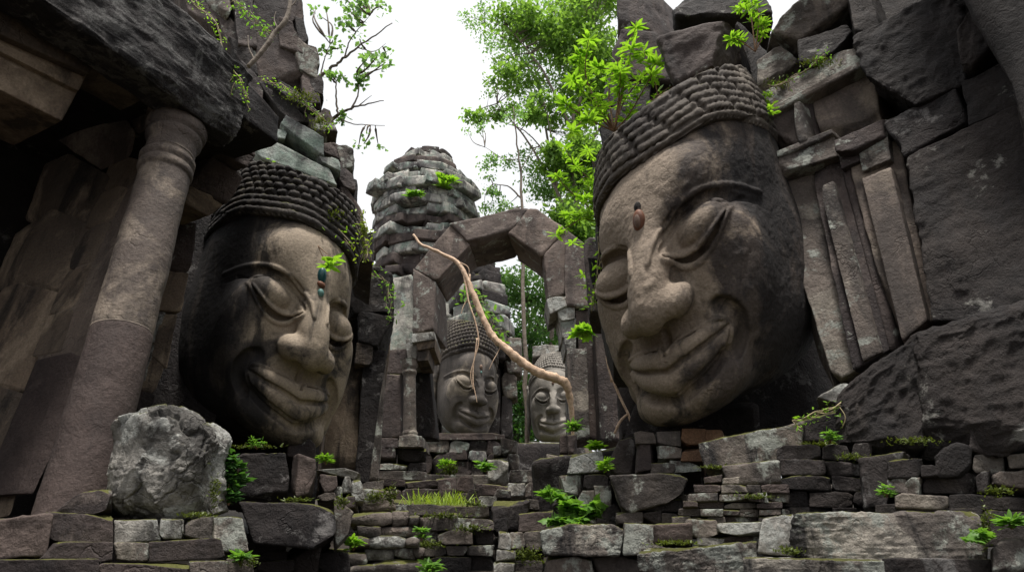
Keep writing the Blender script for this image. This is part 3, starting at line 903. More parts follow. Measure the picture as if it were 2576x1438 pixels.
wall_of('stair_wall', 'middle dry-laid stair wall of long dark blocks with moss', 'stone wall', [M_STEP, M_DARK, M_STEP],
        [(1052, 1293, 1150, 1333), (1150, 1295, 1244, 1332), (1242, 1301, 1276, 1337), (1040, 1333, 1102, 1371), (1102, 1332, 1190, 1371), (1190, 1332, 1244, 1370),
         (1048, 1372, 1122, 1398), (1122, 1372, 1176, 1398), (1176, 1371, 1242, 1398), (1066, 1398, 1188, 1444), (1188, 1398, 1244, 1444)], 4.7, 1.3, n=16, chips=5)
wall_of('lichen_pier', 'narrow pale lichen pier between the dark stair blocks', 'stone pier', [M_LICHEN],
        [(1253, 1336, 1286, 1382), (1246, 1382, 1300, 1411), (1242, 1411, 1294, 1446)], 4.5, .7, n=14)
wall_of('low_wall', 'low dark wall below the cut brown block', 'stone wall', [M_DARK, M_STEP],
        [(1284, 1336, 1318, 1384), (1318, 1335, 1366, 1384), (1290, 1409, 1370, 1446), (1296, 1384, 1366, 1410, 4.9)], 4.7, .8, n=14)
wall_of('rubble_wall', 'rubble wall of rounded mossy stones left of the stair', 'stone wall', [M_STEP, M_DARK, M_STEP, M_LICHEN],
        [(884, 1282, 984, 1320), (984, 1282, 1026, 1324), (1022, 1290, 1054, 1322), (900, 1316, 957, 1354), (957, 1322, 1055, 1350), (928, 1348, 1020, 1379),
         (880, 1350, 930, 1384), (1018, 1350, 1052, 1378), (920, 1378, 992, 1409), (990, 1374, 1044, 1408), (858, 1388, 922, 1424), (936, 1406, 1070, 1446), (870, 1420, 940, 1448), (1040, 1376, 1066, 1408)],
        4.35, .9, n=16, rnd=.16, bulge=.12, chips=5, rough=.05)
big('moss covered stone at the left of the grassy ledge', (906, 1231, 990, 1284), 5.2, .8, M_STEP, 18, rnd=.12)
big('small flat stone above the moss covered stone', (908, 1211, 966, 1234), 5.8, .7, M_STEP, 12)
big('flat lichen stone topping the small stones at the corner', [(800, 1180), (868, 1176), (912, 1192), (906, 1208)], 4.9, .8, M_LICHEN, 14)
wall_of('corner_rubble', 'cluster of small broken stones at the corner of the left terrace', 'stone pile', [M_STEP, M_PURPLE, M_LICHEN],
        [(802, 1196, 858, 1240), (855, 1200, 890, 1238), (884, 1205, 912, 1258), (840, 1222, 862, 1264), (862, 1246, 900, 1280), (800, 1236, 846, 1262)], 4.8, .8, n=14, rnd=.12, chips=6)

# ------------------------------------------------------------------ left foreground
big('dark terrace block with a pale top edge under the left face', [(548, 1116), (737, 1128), (722, 1258), (585, 1240)], 4.5, 1.2, M_DARK, 22)
big('tapered dark block beside the terrace block under the left face', [(737, 1138), (802, 1160), (788, 1240), (726, 1256)], 4.45, .9, M_PURPLE, 18)
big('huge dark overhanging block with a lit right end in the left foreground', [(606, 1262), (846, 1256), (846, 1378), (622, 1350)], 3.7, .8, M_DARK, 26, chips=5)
big('rough stone coloured pale for the lit right end of the huge overhanging block', [(842, 1258), (884, 1284), (874, 1352), (836, 1392)], 3.75, .5, M_SLAB, 20, chips=6)  # lit face of the block, done in a paler stone colour
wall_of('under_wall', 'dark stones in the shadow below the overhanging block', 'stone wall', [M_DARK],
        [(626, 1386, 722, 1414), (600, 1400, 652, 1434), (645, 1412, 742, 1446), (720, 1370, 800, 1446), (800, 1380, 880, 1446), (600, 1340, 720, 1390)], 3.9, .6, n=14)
wall_of('lower_course', 'course of pale cracked stones below the round lichen boulder', 'stone course', [M_SLAB, M_LICHEN, M_STEP],
        [(288, 1297, 402, 1362), (402, 1297, 466, 1357), (466, 1297, 546, 1357), (535, 1297, 613, 1392)], 3.05, .7, n=18)
big('flat brown slab below the pale cracked course', [(372, 1356), (560, 1352), (564, 1400), (374, 1412)], 2.9, .6, M_PURPLE, 22)
big('small grey stone left of the flat brown slab', (286, 1364, 374, 1412), 2.95, .5, M_STEP, 14)
big('square brown block at the left edge of the picture', [(-20, 1291), (131, 1293), (112, 1402), (-20, 1406)], 2.9, .7, M_PURPLE, 20, chips=2)
big('sloping brown stone leaning against the purple column foot', [(200, 1232), (284, 1226), (286, 1292), (125, 1296)], 3.0, .6, M_PURPLE, 20)
big('rough brown stone under the sloping stone', (114, 1288, 292, 1368), 2.95, .6, M_PURPLE, 22, chips=6)
big('low rounded brown stone under the rough brown stone', [(130, 1362), (284, 1364), (284, 1412), (90, 1408)], 2.85, .6, M_PURPLE, 20)
wall_of('bottom_course', 'lowest course of dark stones along the left bottom edge', 'stone course', [M_PURPLE, M_STEP],
        [(-20, 1406, 252, 1450), (248, 1416, 476, 1452), (478, 1412, 572, 1452), (572, 1404, 640, 1452)], 2.75, .6, n=20)
wall_of('broken_pier', 'dark broken stones behind the round lichen boulder', 'stone pier', [M_DARK, M_STEP],
        [(288, 1050, 345, 1120), (342, 1054, 420, 1118), (284, 1118, 390, 1186), (284, 1186, 390, 1290), (390, 1100, 500, 1296)], 3.45, .6, n=18, chips=6)

def boulder(label, cx, cy, Y, r, mat, seed=0, cells=46):
    """round boulder split by weathering into many facets"""
    rg = np.random.default_rng(seed)
    U, Q = unit_grid(64)
    N = U / np.linalg.norm(U, axis=1, keepdims=True)
    sq = 1 / (np.abs(N) ** 3.6).sum(1) ** (1 / 3.6)
    C = rg.normal(0, 1, (cells, 3)); C /= np.linalg.norm(C, axis=1, keepdims=True)
    Nw = N + .16 * np.c_[fbm(N, 4, 3, 1), fbm(N, 4, 3, 2), fbm(N, 4, 3, 3)]
    d = np.sort(np.arccos(np.clip(Nw @ C.T / np.linalg.norm(Nw, axis=1, keepdims=True), -1, 1)), axis=1)
    edge = d[:, 1] - d[:, 0]
    i = np.argmax(Nw @ C.T, axis=1)
    hgt = rg.uniform(-.05, .06, cells)[i]
    flat = (N * C[i]).sum(1)
    R = (1.0 + hgt) * (.93 / np.maximum(flat, .78)) - .055 * np.exp(-(edge / .02) ** 2) + .02 * fbm(N, 9, 4, 8, ridged=True) + .08 * fbm(N, 1.6, 2, 5)
    V = N * (R * sq * .9)[:, None] * np.array(r)
    o = link('boulder', mesh_np('boulder', V, Q), mat)
    o.location = at(cx, cy, Y)
    return tag(o, label, 'boulder')
boulder('round pale lichen boulder split into many facets in the left foreground', 432, 1172, 3.35, (.27, .28, .285), M_LICHEN, 4, 44)

# ------------------------------------------------------------------ right foreground
big('long pale slab step at the bottom centre with dark streaks', [(1360, 1326), (1567, 1322), (1567, 1396), (1366, 1394)], 3.7, .9, M_SLAB, 40, chips=6, rough=.05, fine=.7)
big('shorter pale slab continuing the long slab step to the right', [(1567, 1321), (1696, 1318), (1694, 1394), (1567, 1396)], 3.72, .9, M_SLAB, 22, chips=3)
wall_of('slab_base', 'dark base stones below the long pale slab step', 'stone wall', [M_STEP, M_DARK],
        [(1368, 1396, 1490, 1450), (1490, 1397, 1604, 1450)], 3.8, .8, n=16)
big('broad brown boulder with a flat top right of the leafy shrub', [(1534, 1198), (1722, 1186), (1716, 1262), (1560, 1288)], 4.1, .9, M_STEP, 24, chips=6)
wall_of('stone_course', 'row of small dark stones below the broad brown boulder', 'stone course', [M_STEP, M_DARK],
        [(1592, 1250, 1716, 1288), (1549, 1286, 1616, 1318), (1614, 1284, 1664, 1318), (1661, 1284, 1714, 1318), (1700, 1240, 1740, 1320)], 4.15, .8, n=14, rnd=.15)
big('pale broken boulder left of the dark upright rock', [(1432, 1146), (1512, 1138), (1524, 1184), (1424, 1196)], 5.0, .8, M_LICHEN, 22, chips=7)
big('grey stone below the pale broken boulder', (1408, 1184, 1472, 1256), 5.0, .8, M_STEP, 18)
big('dark upright rock below the chin side of the right face', [(1560, 1104), (1602, 1094), (1600, 1200), (1516, 1196)], 4.75, .7, M_DARK, 20, chips=6)
wall_of('shrub_backing', 'dark mossy stones behind the leafy shrub', 'stone wall', [M_DARK, M_STEP],
        [(1450, 1234, 1502, 1318), (1494, 1219, 1536, 1278), (1396, 1240, 1456, 1320), (1500, 1270, 1560, 1324), (1466, 1190, 1530, 1236)], 4.9, .8, n=16, chips=6)
wall_of('face_pedestal', 'ashlar pedestal directly under the chin of the right face', 'pedestal', [M_STEP, M_PURPLE, M_STEP],
        [(1596, 1108, 1646, 1196), (1646, 1086, 1714, 1122), (1652, 1122, 1714, 1158), (1640, 1158, 1700, 1192), (1600, 1084, 1650, 1112), (1690, 1158, 1764, 1192)], 4.55, 1.0, n=16)
wall_of('rusty_course', 'orange stained stones under the right chin', 'stone course', [M_ORANGE],
        [(1712, 1078, 1774, 1118), (1712, 1116, 1772, 1160), (1772, 1076, 1826, 1118)], 4.5, .9, n=14)
big('large pale block with a sloping lit end under the right chin', [(1760, 1112), (2018, 1056), (2014, 1150), (1776, 1192)], 3.75, .7, M_SLAB, 24, chips=3)
big('dark mossy block right of the large pale block', [(2012, 1042), (2112, 1022), (2116, 1110), (2014, 1122)], 3.8, .7, M_DARK, 20)
big('pale broken block wedged beside the big rough rock', [(2044, 1000), (2112, 958), (2146, 968), (2142, 1030), (2050, 1040)][:4], 3.9, .6, M_LICHEN, 18, chips=6)
big('rounded pale stone on top of the thin brick rubble', [(1816, 1168), (1962, 1156), (1962, 1218), (1826, 1220)], 3.5, .6, M_STEP, 20, rnd=.14)
rub = []
yy = 1196
while yy < 1318:
    hh = random.uniform(17, 27)
    x = 1765 - (yy - 1196) * .72 + random.uniform(-6, 6)
    if yy > 1216: pass
    while x < 1965:
        ww = random.uniform(34, 84)
        if not (yy < 1215 and x > 1815): rub.append((x, yy, min(x + ww, 1985), yy + hh))
        x += ww
    yy += hh
wall_of('thin_rubble_wall', 'stepped wall of thin flat brown stones under the right face', 'stone wall', [M_STEP, M_PURPLE, M_STEP], rub, 3.45, .6, n=12, rnd=.14, chips=4, rough=.05)
rub = []
yy = 1118
while yy < 1290:
    hh = random.uniform(30, 46)
    x = 1962 + random.uniform(-10, 6)
    while x < 2172:
        ww = random.uniform(60, 130)
        rub.append((x, yy, min(x + ww, 2190), yy + hh)); x += ww
    yy += hh
wall_of('dark_brick_wall', 'dark eroded brick wall below the big rough rock', 'stone wall', [M_DARK, M_WALL], rub, 3.6, .6, n=14, rnd=.1, chips=6, rough=.06)
wall_of('right_rubble', 'rubble of rounded stones at the right edge below the big rough rock', 'stone wall', [M_STEP, M_DARK, M_WALL],
        [[(2172, 1146), (2300, 1128), (2236, 1290), (2168, 1284)], [(2232, 1146), (2322, 1142), (2318, 1206), (2236, 1204)], (2318, 1166, 2368, 1196), [(2350, 1130), (2442, 1112), (2446, 1190), (2356, 1192)],
         [(2436, 1076), (2600, 1060), (2600, 1140), (2440, 1142)], (2450, 1140, 2526, 1188), (2530, 1136, 2600, 1184), (2326, 1190, 2456, 1240), (2494, 1184, 2600, 1232), (2450, 1188, 2498, 1236),
         (2280, 1200, 2328, 1242), (2250, 1240, 2386, 1278), (2384, 1238, 2600, 1282), (2200, 1268, 2330, 1296), (2300, 1276, 2470, 1300), (2466, 1272, 2600, 1300), (2230, 1204, 2282, 1244)],
        3.2, .6, n=16, rnd=.13, chips=6, rough=.05)
big('long weathered slab with dark and pale stains at the lower right', [(1994, 1294), (2470, 1286), (2476, 1404), (1998, 1402)], 2.65, .6, M_SLAB, 56, chips=8, rough=.06, fine=.7)
big('short pale end block left of the long stained slab', [(1914, 1310), (1996, 1296), (2004, 1400), (1910, 1398)], 2.7, .55, M_LICHEN, 22, chips=4)
big('mossy block at the right edge beside the long stained slab', (2472, 1280, 2610, 1366), 2.7, .6, M_DARK, 20)
big('small rounded stone at the right bottom corner', (2488, 1362, 2620, 1452), 2.55, .5, M_STEP, 18, rnd=.15)
big('lowest pale slab under the long stained slab', [(1868, 1402), (2226, 1408), (2230, 1460), (1872, 1460)], 2.45, .5, M_SLAB, 40, chips=6, rough=.05, fine=.7)
big('dark lowest stone right of the lowest pale slab', (2224, 1404, 2494, 1460), 2.6, .5, M_DARK, 20)
big('broad slab with a bright chipped corner at the bottom right of centre', [(1600, 1384), (1906, 1366), (1906, 1460), (1610, 1460)], 2.75, .55, M_SLAB, 48, chips=8, rough=.06, fine=.7)
wall_of('small_course', 'small brown stones stacked above the slab with the chipped corner', 'stone course', [M_STEP, M_PURPLE, M_LICHEN],
        [(1640, 1316, 1740, 1378), (1724, 1311, 1804, 1354), (1802, 1309, 1912, 1350), (1752, 1350, 1822, 1372), (1818, 1346, 1912, 1374)], 3.1, .6, n=16, rnd=.12)

# rubble fill hidden in the joints
for par_name, q, Y in [('face_pedestal', [(1600, 1000), (1900, 1000), (1930, 1330), (1480, 1330)], 5.4), ('right_rubble', [(2160, 1130), (2700, 1070), (2700, 1320), (2160, 1310)], 4.0),
                       ('stone_step', [(900, 1100), (1470, 1110), (1500, 1330), (880, 1330)], 15.6), ('shrub_backing', [(1330, 1150), (1620, 1084), (1620, 1340), (1330, 1340)], 6.3), ('rubble_wall', [(800, 1230), (1260, 1260), (1260, 1460), (780, 1460)], 6.6)]:
    stone('fill', q, Y, 1.0, M_DARK, bpy.data.objects[par_name], n=10, chips=0)

# ------------------------------------------------------------------ right building
RU = Vector((-math.sin(math.radians(40.8)), math.cos(math.radians(40.8)), 0))     # along the facade, away from the eye
RN = Vector((-math.cos(math.radians(40.8)), -math.sin(math.radians(40.8)), 0))    # out of the facade
def ext_r(d): return tuple(-RN * d)
def rq(label, quad, d, mat, n=24, name='wall_stone', cat='wall stone', Y=None, **kw):
    return stone(name, quad, Y, ext_r(d), mat, None, label, cat, n=n, **kw)

big('huge rough rock face at the right edge below the dark wall', [(2098, 992, 3.65), (2330, 812, 3.3), (2330, 1136, 3.3), (2112, 1152, 3.6)], None, (.5, .9, 0), M_WALL, 80, name='rock', cat='rock', chips=5, rough=.045, fine=.7)
big('rough rock rising at the right edge beside the huge rock face', [(2326, 826, 3.35), (2640, 742, 3.0), (2640, 1120, 3.0), (2324, 1138, 3.35)], None, (.3, .9, 0), M_WALL, 80, name='rock', cat='rock', chips=5, rough=.045, fine=.7)
def wbox(nm, o, s0, s1, d0, d1, z0, z1, mat, U, N, par, n=20, **kw):
    """block in facade coordinates: along U from s0 to s1, back from the face d0 to d1, height z0 to z1"""
    size = (s1 - s0, d1 - d0, z1 - z0)
    P, Q = block(size, _seed[0] + 31, n, **kw); _seed[0] += 1
    V = np.array(o)[None] + np.array(U)[None] * (P[:, :1] + (s0 + s1) / 2) - np.array(N)[None] * (P[:, 1:2] + (d0 + d1) / 2) + np.array((0, 0, 1.))[None] * (P[:, 2:] + (z0 + z1) / 2)
    if np.cross(np.array(U), -np.array(N))[2] < 0: Q = Q[:, ::-1]
    return link(nm, mesh_np(nm, V - np.array(par.location), Q), mat, par)
# dark wall blocks
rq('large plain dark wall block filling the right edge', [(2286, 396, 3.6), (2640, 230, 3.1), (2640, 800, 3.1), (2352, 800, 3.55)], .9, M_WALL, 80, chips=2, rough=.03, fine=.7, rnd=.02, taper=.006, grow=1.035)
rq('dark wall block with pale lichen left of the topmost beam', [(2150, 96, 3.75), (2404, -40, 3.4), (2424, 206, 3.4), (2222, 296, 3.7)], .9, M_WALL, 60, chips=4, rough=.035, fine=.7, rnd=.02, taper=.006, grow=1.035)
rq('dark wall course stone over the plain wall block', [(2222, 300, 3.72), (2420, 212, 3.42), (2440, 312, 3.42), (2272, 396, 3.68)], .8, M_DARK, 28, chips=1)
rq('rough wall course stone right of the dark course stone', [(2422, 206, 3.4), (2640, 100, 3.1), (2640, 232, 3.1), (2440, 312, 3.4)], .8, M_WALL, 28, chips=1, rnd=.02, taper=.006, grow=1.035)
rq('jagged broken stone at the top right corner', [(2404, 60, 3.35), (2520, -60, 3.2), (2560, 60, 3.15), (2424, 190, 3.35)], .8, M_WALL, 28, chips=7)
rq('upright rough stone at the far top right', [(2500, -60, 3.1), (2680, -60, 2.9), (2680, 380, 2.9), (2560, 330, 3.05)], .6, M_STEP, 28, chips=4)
# cornice over the pilasters
t = thing('pilaster_portico', 'ruined portico with moulded pilasters and mossy cornice right of the largest face', 'portico', at(2200, 930, 3.9))
def rp(nm, quad, d, mat, n=20, **kw):
    kw = {**dict(taper=.012, rough=.02, rnd=.035, chips=3, fine=1.2), **kw}
    return stone(nm, quad, None, ext_r(d), mat, t, n=n, **kw)
rp('cornice', [(1906, 238, 4.25), (2186, 92, 3.85), (2196, 140, 3.83), (1912, 286, 4.22)], .8, M_SLAB, 30, chips=4)
rp('frieze', [(1914, 284, 4.27), (2040, 222, 4.1), (2052, 352, 4.1), (1926, 398, 4.26)], .6, M_PURPLE, 26)
rp('frieze', [(2036, 226, 4.14), (2196, 144, 3.92), (2210, 318, 3.92), (2066, 372, 4.12)], .6, M_COL, 26)
rp('baluster', [(1986, 262, 4.06), (2012, 250, 4.03), (2034, 352, 4.03), (2008, 362, 4.06)], .2, M_STEP, 14, rnd=.3)
rp('capital', [(1938, 396, 4.18), (2096, 330, 4.0), (2106, 392, 3.98), (1948, 440, 4.16)], .6, M_STEP, 24, chips=5)
rp('capital', [(2096, 352, 3.92), (2226, 296, 3.78), (2236, 336, 3.77), (2104, 396, 3.9)], .55, M_PURPLE, 22, rnd=.12)
rp('necking', [(2110, 392, 3.98), (2230, 336, 3.84), (2234, 372, 3.84), (2116, 424, 3.97)], .5, M_PURPLE, 18)
rp('pilaster', [(1936, 440, 4.32), (2040, 404, 4.2), (2158, 930, 4.05), (2096, 960, 4.15)], .6, M_STEP, 34, chips=3)
rp('pilaster', [(2040, 420, 4.14), (2112, 392, 4.06), (2236, 880, 3.92), (2146, 930, 4.0)], .6, M_PURPLE, 34, chips=2)
rp('roll_moulding', [(2112, 416, 4.04), (2136, 406, 4.0), (2262, 870, 3.88), (2236, 884, 3.92)], .4, M_PURPLE, 20, rnd=.35, chips=1)
rp('pilaster', [(2134, 400, 4.0), (2262, 346, 3.84), (2350, 800, 3.7), (2256, 872, 3.85)], .6, M_COL, 34, chips=2)
rp('cornice_band', [(1910, 282, 4.2), (2192, 136, 3.8), (2196, 152, 3.8), (1914, 300, 4.2)], .3, M_STEP, 20, rnd=.3)
rp('cornice_band', [(1940, 384, 4.16), (2092, 322, 3.96), (2096, 338, 3.96), (1944, 400, 4.15)], .3, M_STEP, 20, rnd=.3)
rp('pilaster_panel', [(2062, 470, 4.06), (2096, 456, 4.02), (2216, 884, 3.9), (2172, 908, 3.95)], .12, M_STEP, 24)
rp('pilaster_panel', [(2168, 450, 3.9), (2240, 420, 3.78), (2332, 806, 3.66), (2270, 856, 3.76)], .12, M_COL, 24)
rp('block_patch', [(2150, 330, 3.92), (2226, 296, 3.80), (2240, 400, 3.8), (2170, 430, 3.9)], .1, M_SLAB, 20, chips=6)
rp('side_strip', [(1906, 330, 4.5), (1944, 372, 4.36), (2100, 980, 4.2), (2060, 900, 4.42)], .5, M_STEP, 24, chips=4)
stone('low_wall', [(2600, 1000, 3.9), (3500, 850, 3.3), (3500, 1560, 3.3), (2600, 1520, 3.9)], None, ext_r(.9), M_WALL, t, n=30, chips=4)
wbox('shading_side_wall', at(2700, 800, 2.9), -9.0, -.1, .1, 1.2, -2.2, 5.5, M_WALL, RU, RN, t, n=30, chips=1)  # out of view, added past the eye to block side light
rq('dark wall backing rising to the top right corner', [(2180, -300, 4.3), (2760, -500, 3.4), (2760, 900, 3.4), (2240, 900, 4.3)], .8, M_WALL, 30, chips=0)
rq('upper dark wall stone at the top edge right of the lichened wall block', [(2390, -160, 3.5), (2530, -220, 3.3), (2530, 70, 3.3), (2404, 70, 3.5)], .8, M_WALL, 24, chips=2)
# masonry above and behind the largest face
big('slab block jutting out above the brick hair of the largest face', [(1668, 90, 4.15), (1842, 40, 4.0), (1818, 148, 4.0), (1700, 222, 4.15)], None, (.4, .9, .1), M_PURPLE, 30, chips=5)
big('dark broken stone right of the jutting slab block', [(1836, 40, 4.55), (1930, 84, 4.4), (1896, 236, 4.4), (1884, 150, 4.5)], None, (.4, .9, 0), M_WALL, 24, chips=4)
big('brown angular stone above the mossy cornice', [(1892, 150, 4.3), (1966, 112, 4.2), (2020, 170, 4.2), (1908, 244, 4.3)], None, (.5, .7, 0), M_STEP, 24, chips=5)
big('sloping mossy slab at the top above the angular stone', [(1916, 84, 4.2), (2060, -40, 3.9), (2200, -40, 3.8), (2010, 100, 4.1)], None, (.4, .8, .0), M_STEP, 30, chips=5)
big('broken brown stone below the sloping mossy slab', [(2006, 96, 4.05), (2120, 54, 3.9), (2158, 92, 3.85), (2012, 172, 4.0)], None, (.5, .8, 0), M_WALL, 26, chips=7)
big('dark stone over the top of the sloping mossy slab', [(2120, -60, 3.8), (2230, -60, 3.7), (2220, 84, 3.7), (2150, 90, 3.75)], None, (.5, .8, 0), M_WALL, 22, chips=5)
big('brown stone at the top edge over the jutting slab block', [(1700, -60, 4.9), (1900, -60, 4.7), (1912, 46, 4.6), (1710, 66, 4.8)], None, (.4, 1., .0), M_WALL, 26, chips=6)
wall_of('face_tower', 'dark ragged tower edge behind the largest face', 'tower', [M_DARK, M_PURPLE, M_WALL],
        [[(1560, -40), (1700, -60), (1704, 90), (1552, 80)], [(1540, 76), (1704, 86), (1700, 200), (1524, 170)], [(1520, 168), (1640, 190), (1640, 300), (1512, 270)],
         [(1506, 268), (1620, 300), (1600, 420), (1502, 400)], [(1494, 396), (1580, 410), (1560, 540), (1496, 520)], [(1498, 560), (1560, 540), (1560, 660), (1490, 650)],
         [(1486, 646), (1560, 660), (1560, 790), (1506, 770)], [(1500, 760), (1570, 790), (1580, 900), (1540, 900)], [(1700, 60), (1960, 60), (2000, 300), (1700, 300), ][:4]], 5.6, 1.2, n=16, chips=6)
big('dark mass of masonry behind the largest face', [(1640, 250), (2150, 250), (2250, 1100), (1660, 1100)], 5.5, 1.5, M_DARK, 20, name='masonry_core', cat='masonry')
big('small brown stone caught between the hair and the portico', [(1834, 300, 4.3), (1888, 292, 4.2), (1918, 372, 4.2), (1876, 372, 4.25)], None, (.3, .4, 0), M_WALL, 20, chips=6)

# ------------------------------------------------------------------ left building
LU = Vector((math.sin(math.radians(26.7)), math.cos(math.radians(26.7)), 0))
LN = Vector((math.cos(math.radians(26.7)), -math.sin(math.radians(26.7)), 0))
t = thing('column_portico', 'dark portico with a leaning round column and tan beams at the left', 'portico', at(190, 1262, 3.4))
def lbox(nm, p, back, height, depth, mat, n=26, front=0.0, lower=0.0, **kw):
    """beam along the facade: p is the far lower outer corner"""
    A = p + LU * front - Vector((0, 0, lower)); B = A - LU * back
    size = (back + front, depth, height)
    P, Q = block(size, _seed[0] + 7, n, **kw); _seed[0] += 1
    u = P / (np.array(size) / 2)
    c = (np.array(A) + np.array(B)) / 2
    V = c + np.array(-LU)[None] * (-u[:, :1]) * size[0] / 2 - np.array(LN)[None] * (u[:, 1:2] + 1) / 2 * depth + np.array((0, 0, 1.))[None] * (u[:, 2:] + 1) / 2 * height
    return link(nm, mesh_np(nm, V - np.array(t.location), Q[:, ::-1] if False else Q), mat, t)
M_TANB = stone_mat('brown_sandstone', dark=(.05, .038, .03), mid=(.105, .08, .06), tan=(.17, .13, .10), tan_at=.55, stain=.5, bump=.35, cracks=.35)
A = at(604, 350, 4.0)
lbox('beam', A, 3.6, .72, .30, M_BEAM, 70, rough=.05, chips=9, taper=.02, fine=.8)
def fac(px, py, off):
    """point of the facade plane (set back by off) seen at a pixel"""
    d = at(px, py, 1.0) - EYE
    k = (A - LN * off - EYE).dot(LN) / d.dot(LN)
    return EYE + d * k
def lf(nm, quad, off, d, mat, n=26, **kw):
    q = [(p[0], p[1], (fac(p[0], p[1], off) - EYE).y) for p in quad]
    return stone(nm, q, None, tuple(-LN * d), mat, t, n=n, **kw)
BK = dict(chips=1, rnd=.03, rough=.006, taper=.006)
lf('architrave', [(-260, -260), (270, -30), (272, 130), (-260, -110)], .30, .6, M_TANB, **BK)
lf('architrave', [(-260, -120), (272, 128), (222, 186), (-260, -30)], .34, .6, M_TANB, **BK)
lf('architrave', [(-260, -34), (220, 184), (198, 228), (-260, 0)], .40, .6, M_TAN, **BK)
lf('architrave', [(-260, -4), (198, 226), (156, 306), (-260, 96)], .44, .6, M_TAN, **BK)
lf('architrave', [(272, -30), (560, 100), (420, 222), (272, 132)], .32, .6, M_TANB, **BK)
# round column
c0, c1 = at(178, 1310, 3.45), at(458, 276, 3.85)
ax = c1 - c0
Lc = ax.length
prof = []
def ring(s, r): prof.append((s, r))
r0 = .18
for s, r in [(0, 1.0), (.1, 1.0), (.2, .995), (.3, .985), (.355, .98), (.358, .965), (.362, .98), (.45, .975), (.55, .965), (.556, .95), (.562, .965), (.66, .955), (.74, .95),
             (.775, .95), (.776, .99), (.785, 1.04), (.794, 1.04), (.80, .97), (.803, .97), (.808, 1.06), (.82, 1.06), (.826, .96), (.835, .96), (.87, .96), (.875, 1.02), (.885, 1.10), (.895, 1.10), (.90, 1.02), (.905, 1.16), (.925, 1.22), (.94, 1.16), (.945, 1.10), (.95, 1.24), (.975, 1.26), (1.0, 1.24)]:
    ring(s, r * r0)
def turned(nm, c0, c1, prof, mat, parent, seg=64, wob=.006, seed=0, s0=0, s1=1, sq=None):
    ax = (c1 - c0); L = ax.length; z = ax.normalized()
    x = z.cross(Vector((0, 1, 0))).normalized(); y = z.cross(x)
    pr = [p for p in prof if s0 <= p[0] <= s1]
    ss = []; 
    for (a, ra), (b, rb) in zip(pr[:-1], pr[1:]):
        k = max(1, int((b - a) * L / .02))
        ss += [(a + (b - a) * i / k, ra + (rb - ra) * i / k) for i in range(k)]
    ss.append(pr[-1])
    th = np.linspace(0, 2 * math.pi, seg, endpoint=False)
    S = np.array([q[0] for q in ss]); R = np.array([q[1] for q in ss])
    ct, st = np.cos(th), np.sin(th)
    if sq:
        k = (np.abs(ct) ** sq + np.abs(st) ** sq) ** (-1 / sq); ct, st = ct * k, st * k
    V = np.array(c0)[None, None] + np.array(z)[None, None] * (S * L)[:, None, None] + R[:, None, None] * (ct[None, :, None] * np.array(x) + st[None, :, None] * np.array(y))
    n = len(S)
    V = V.reshape(-1, 3)
    dirn = (ct[None, :, None] * np.array(x) + st[None, :, None] * np.array(y)).repeat(n, 0).reshape(-1, 3)
    V = V + dirn * ((fbm(V, 3, 4, seed) * wob * 1.5 + np.minimum(0, fbm(V, 9, 3, seed + 4) + .2) * wob * 1.5)[:, None])
    i = np.arange(n * seg).reshape(n, seg)
    Q = np.stack([i[:-1], i[1:], np.roll(i, -1, 1)[1:], np.roll(i, -1, 1)[:-1]], -1).reshape(-1, 4)[:, ::-1]
    V = np.concatenate([V, [np.array(c0) + np.array(z) * S[0] * L, np.array(c0) + np.array(z) * S[-1] * L]])
    T = [(n * seg, i[0, k], i[0, (k + 1) % seg]) for k in range(seg)] + [(n * seg + 1, i[-1, (k + 1) % seg], i[-1, k]) for k in range(seg)]
    pl = np.array(parent.location) if parent else np.zeros(3)
    return link(nm, mesh_np(nm, V - pl, Q, T), mat, parent)
turned('column_drum', c0, c1, prof, M_COLP, t, s0=0, s1=.358, seed=2)
turned('column_shaft', c0, c1, prof, M_COL, t, s0=.358, s1=.835, seed=3)
turned('column_capital', c0, c1, prof, M_COL, t, s0=.835, s1=1., seed=4)
def lp(nm, quad, Y, d, mat, n=22, **kw):
    kw = {**dict(taper=.012, rough=.015, rnd=.04, chips=3, fine=1.2), **kw}
    return stone(nm, quad, Y, tuple(-LN * d), mat, t, n=n, **kw)
# strip beside the column, square pillar behind, capital blocks
lp('door_jamb', [(366, 400, 4.2), (398, 396, 4.15), (206, 900, 3.75), (176, 890, 3.8)], None, .4, M_COL, 26, chips=1)
lp('door_jamb', [(176, 886, 3.8), (208, 896, 3.75), (96, 1240, 3.6), (44, 1240, 3.65)], None, .4, M_COLP, 22, chips=1)
lp('pillar_block', [(190, 372, 4.5), (296, 452, 4.3), (250, 568, 4.25), (140, 522, 4.45)], None, .5, M_TAN, 24, chips=3, rnd=.07, grow=.98)
lp('pillar_block', [(132, 520, 4.45), (252, 568, 4.25), (196, 740, 4.1), (56, 700, 4.35)], None, .5, M_TAN, 24, chips=3, rnd=.07, grow=.98)
lp('pillar_block', [(52, 704, 4.35), (194, 744, 4.1), (110, 990, 3.95), (-40, 950, 4.2)], None, .5, M_TAN, 24, chips=3, rnd=.07, grow=.98)
lp('pillar_block', [(-46, 954, 4.2), (106, 996, 3.95), (30, 1300, 3.8), (-140, 1300, 4.1)], None, .5, M_TAN, 24, chips=3, rnd=.07, grow=.98)
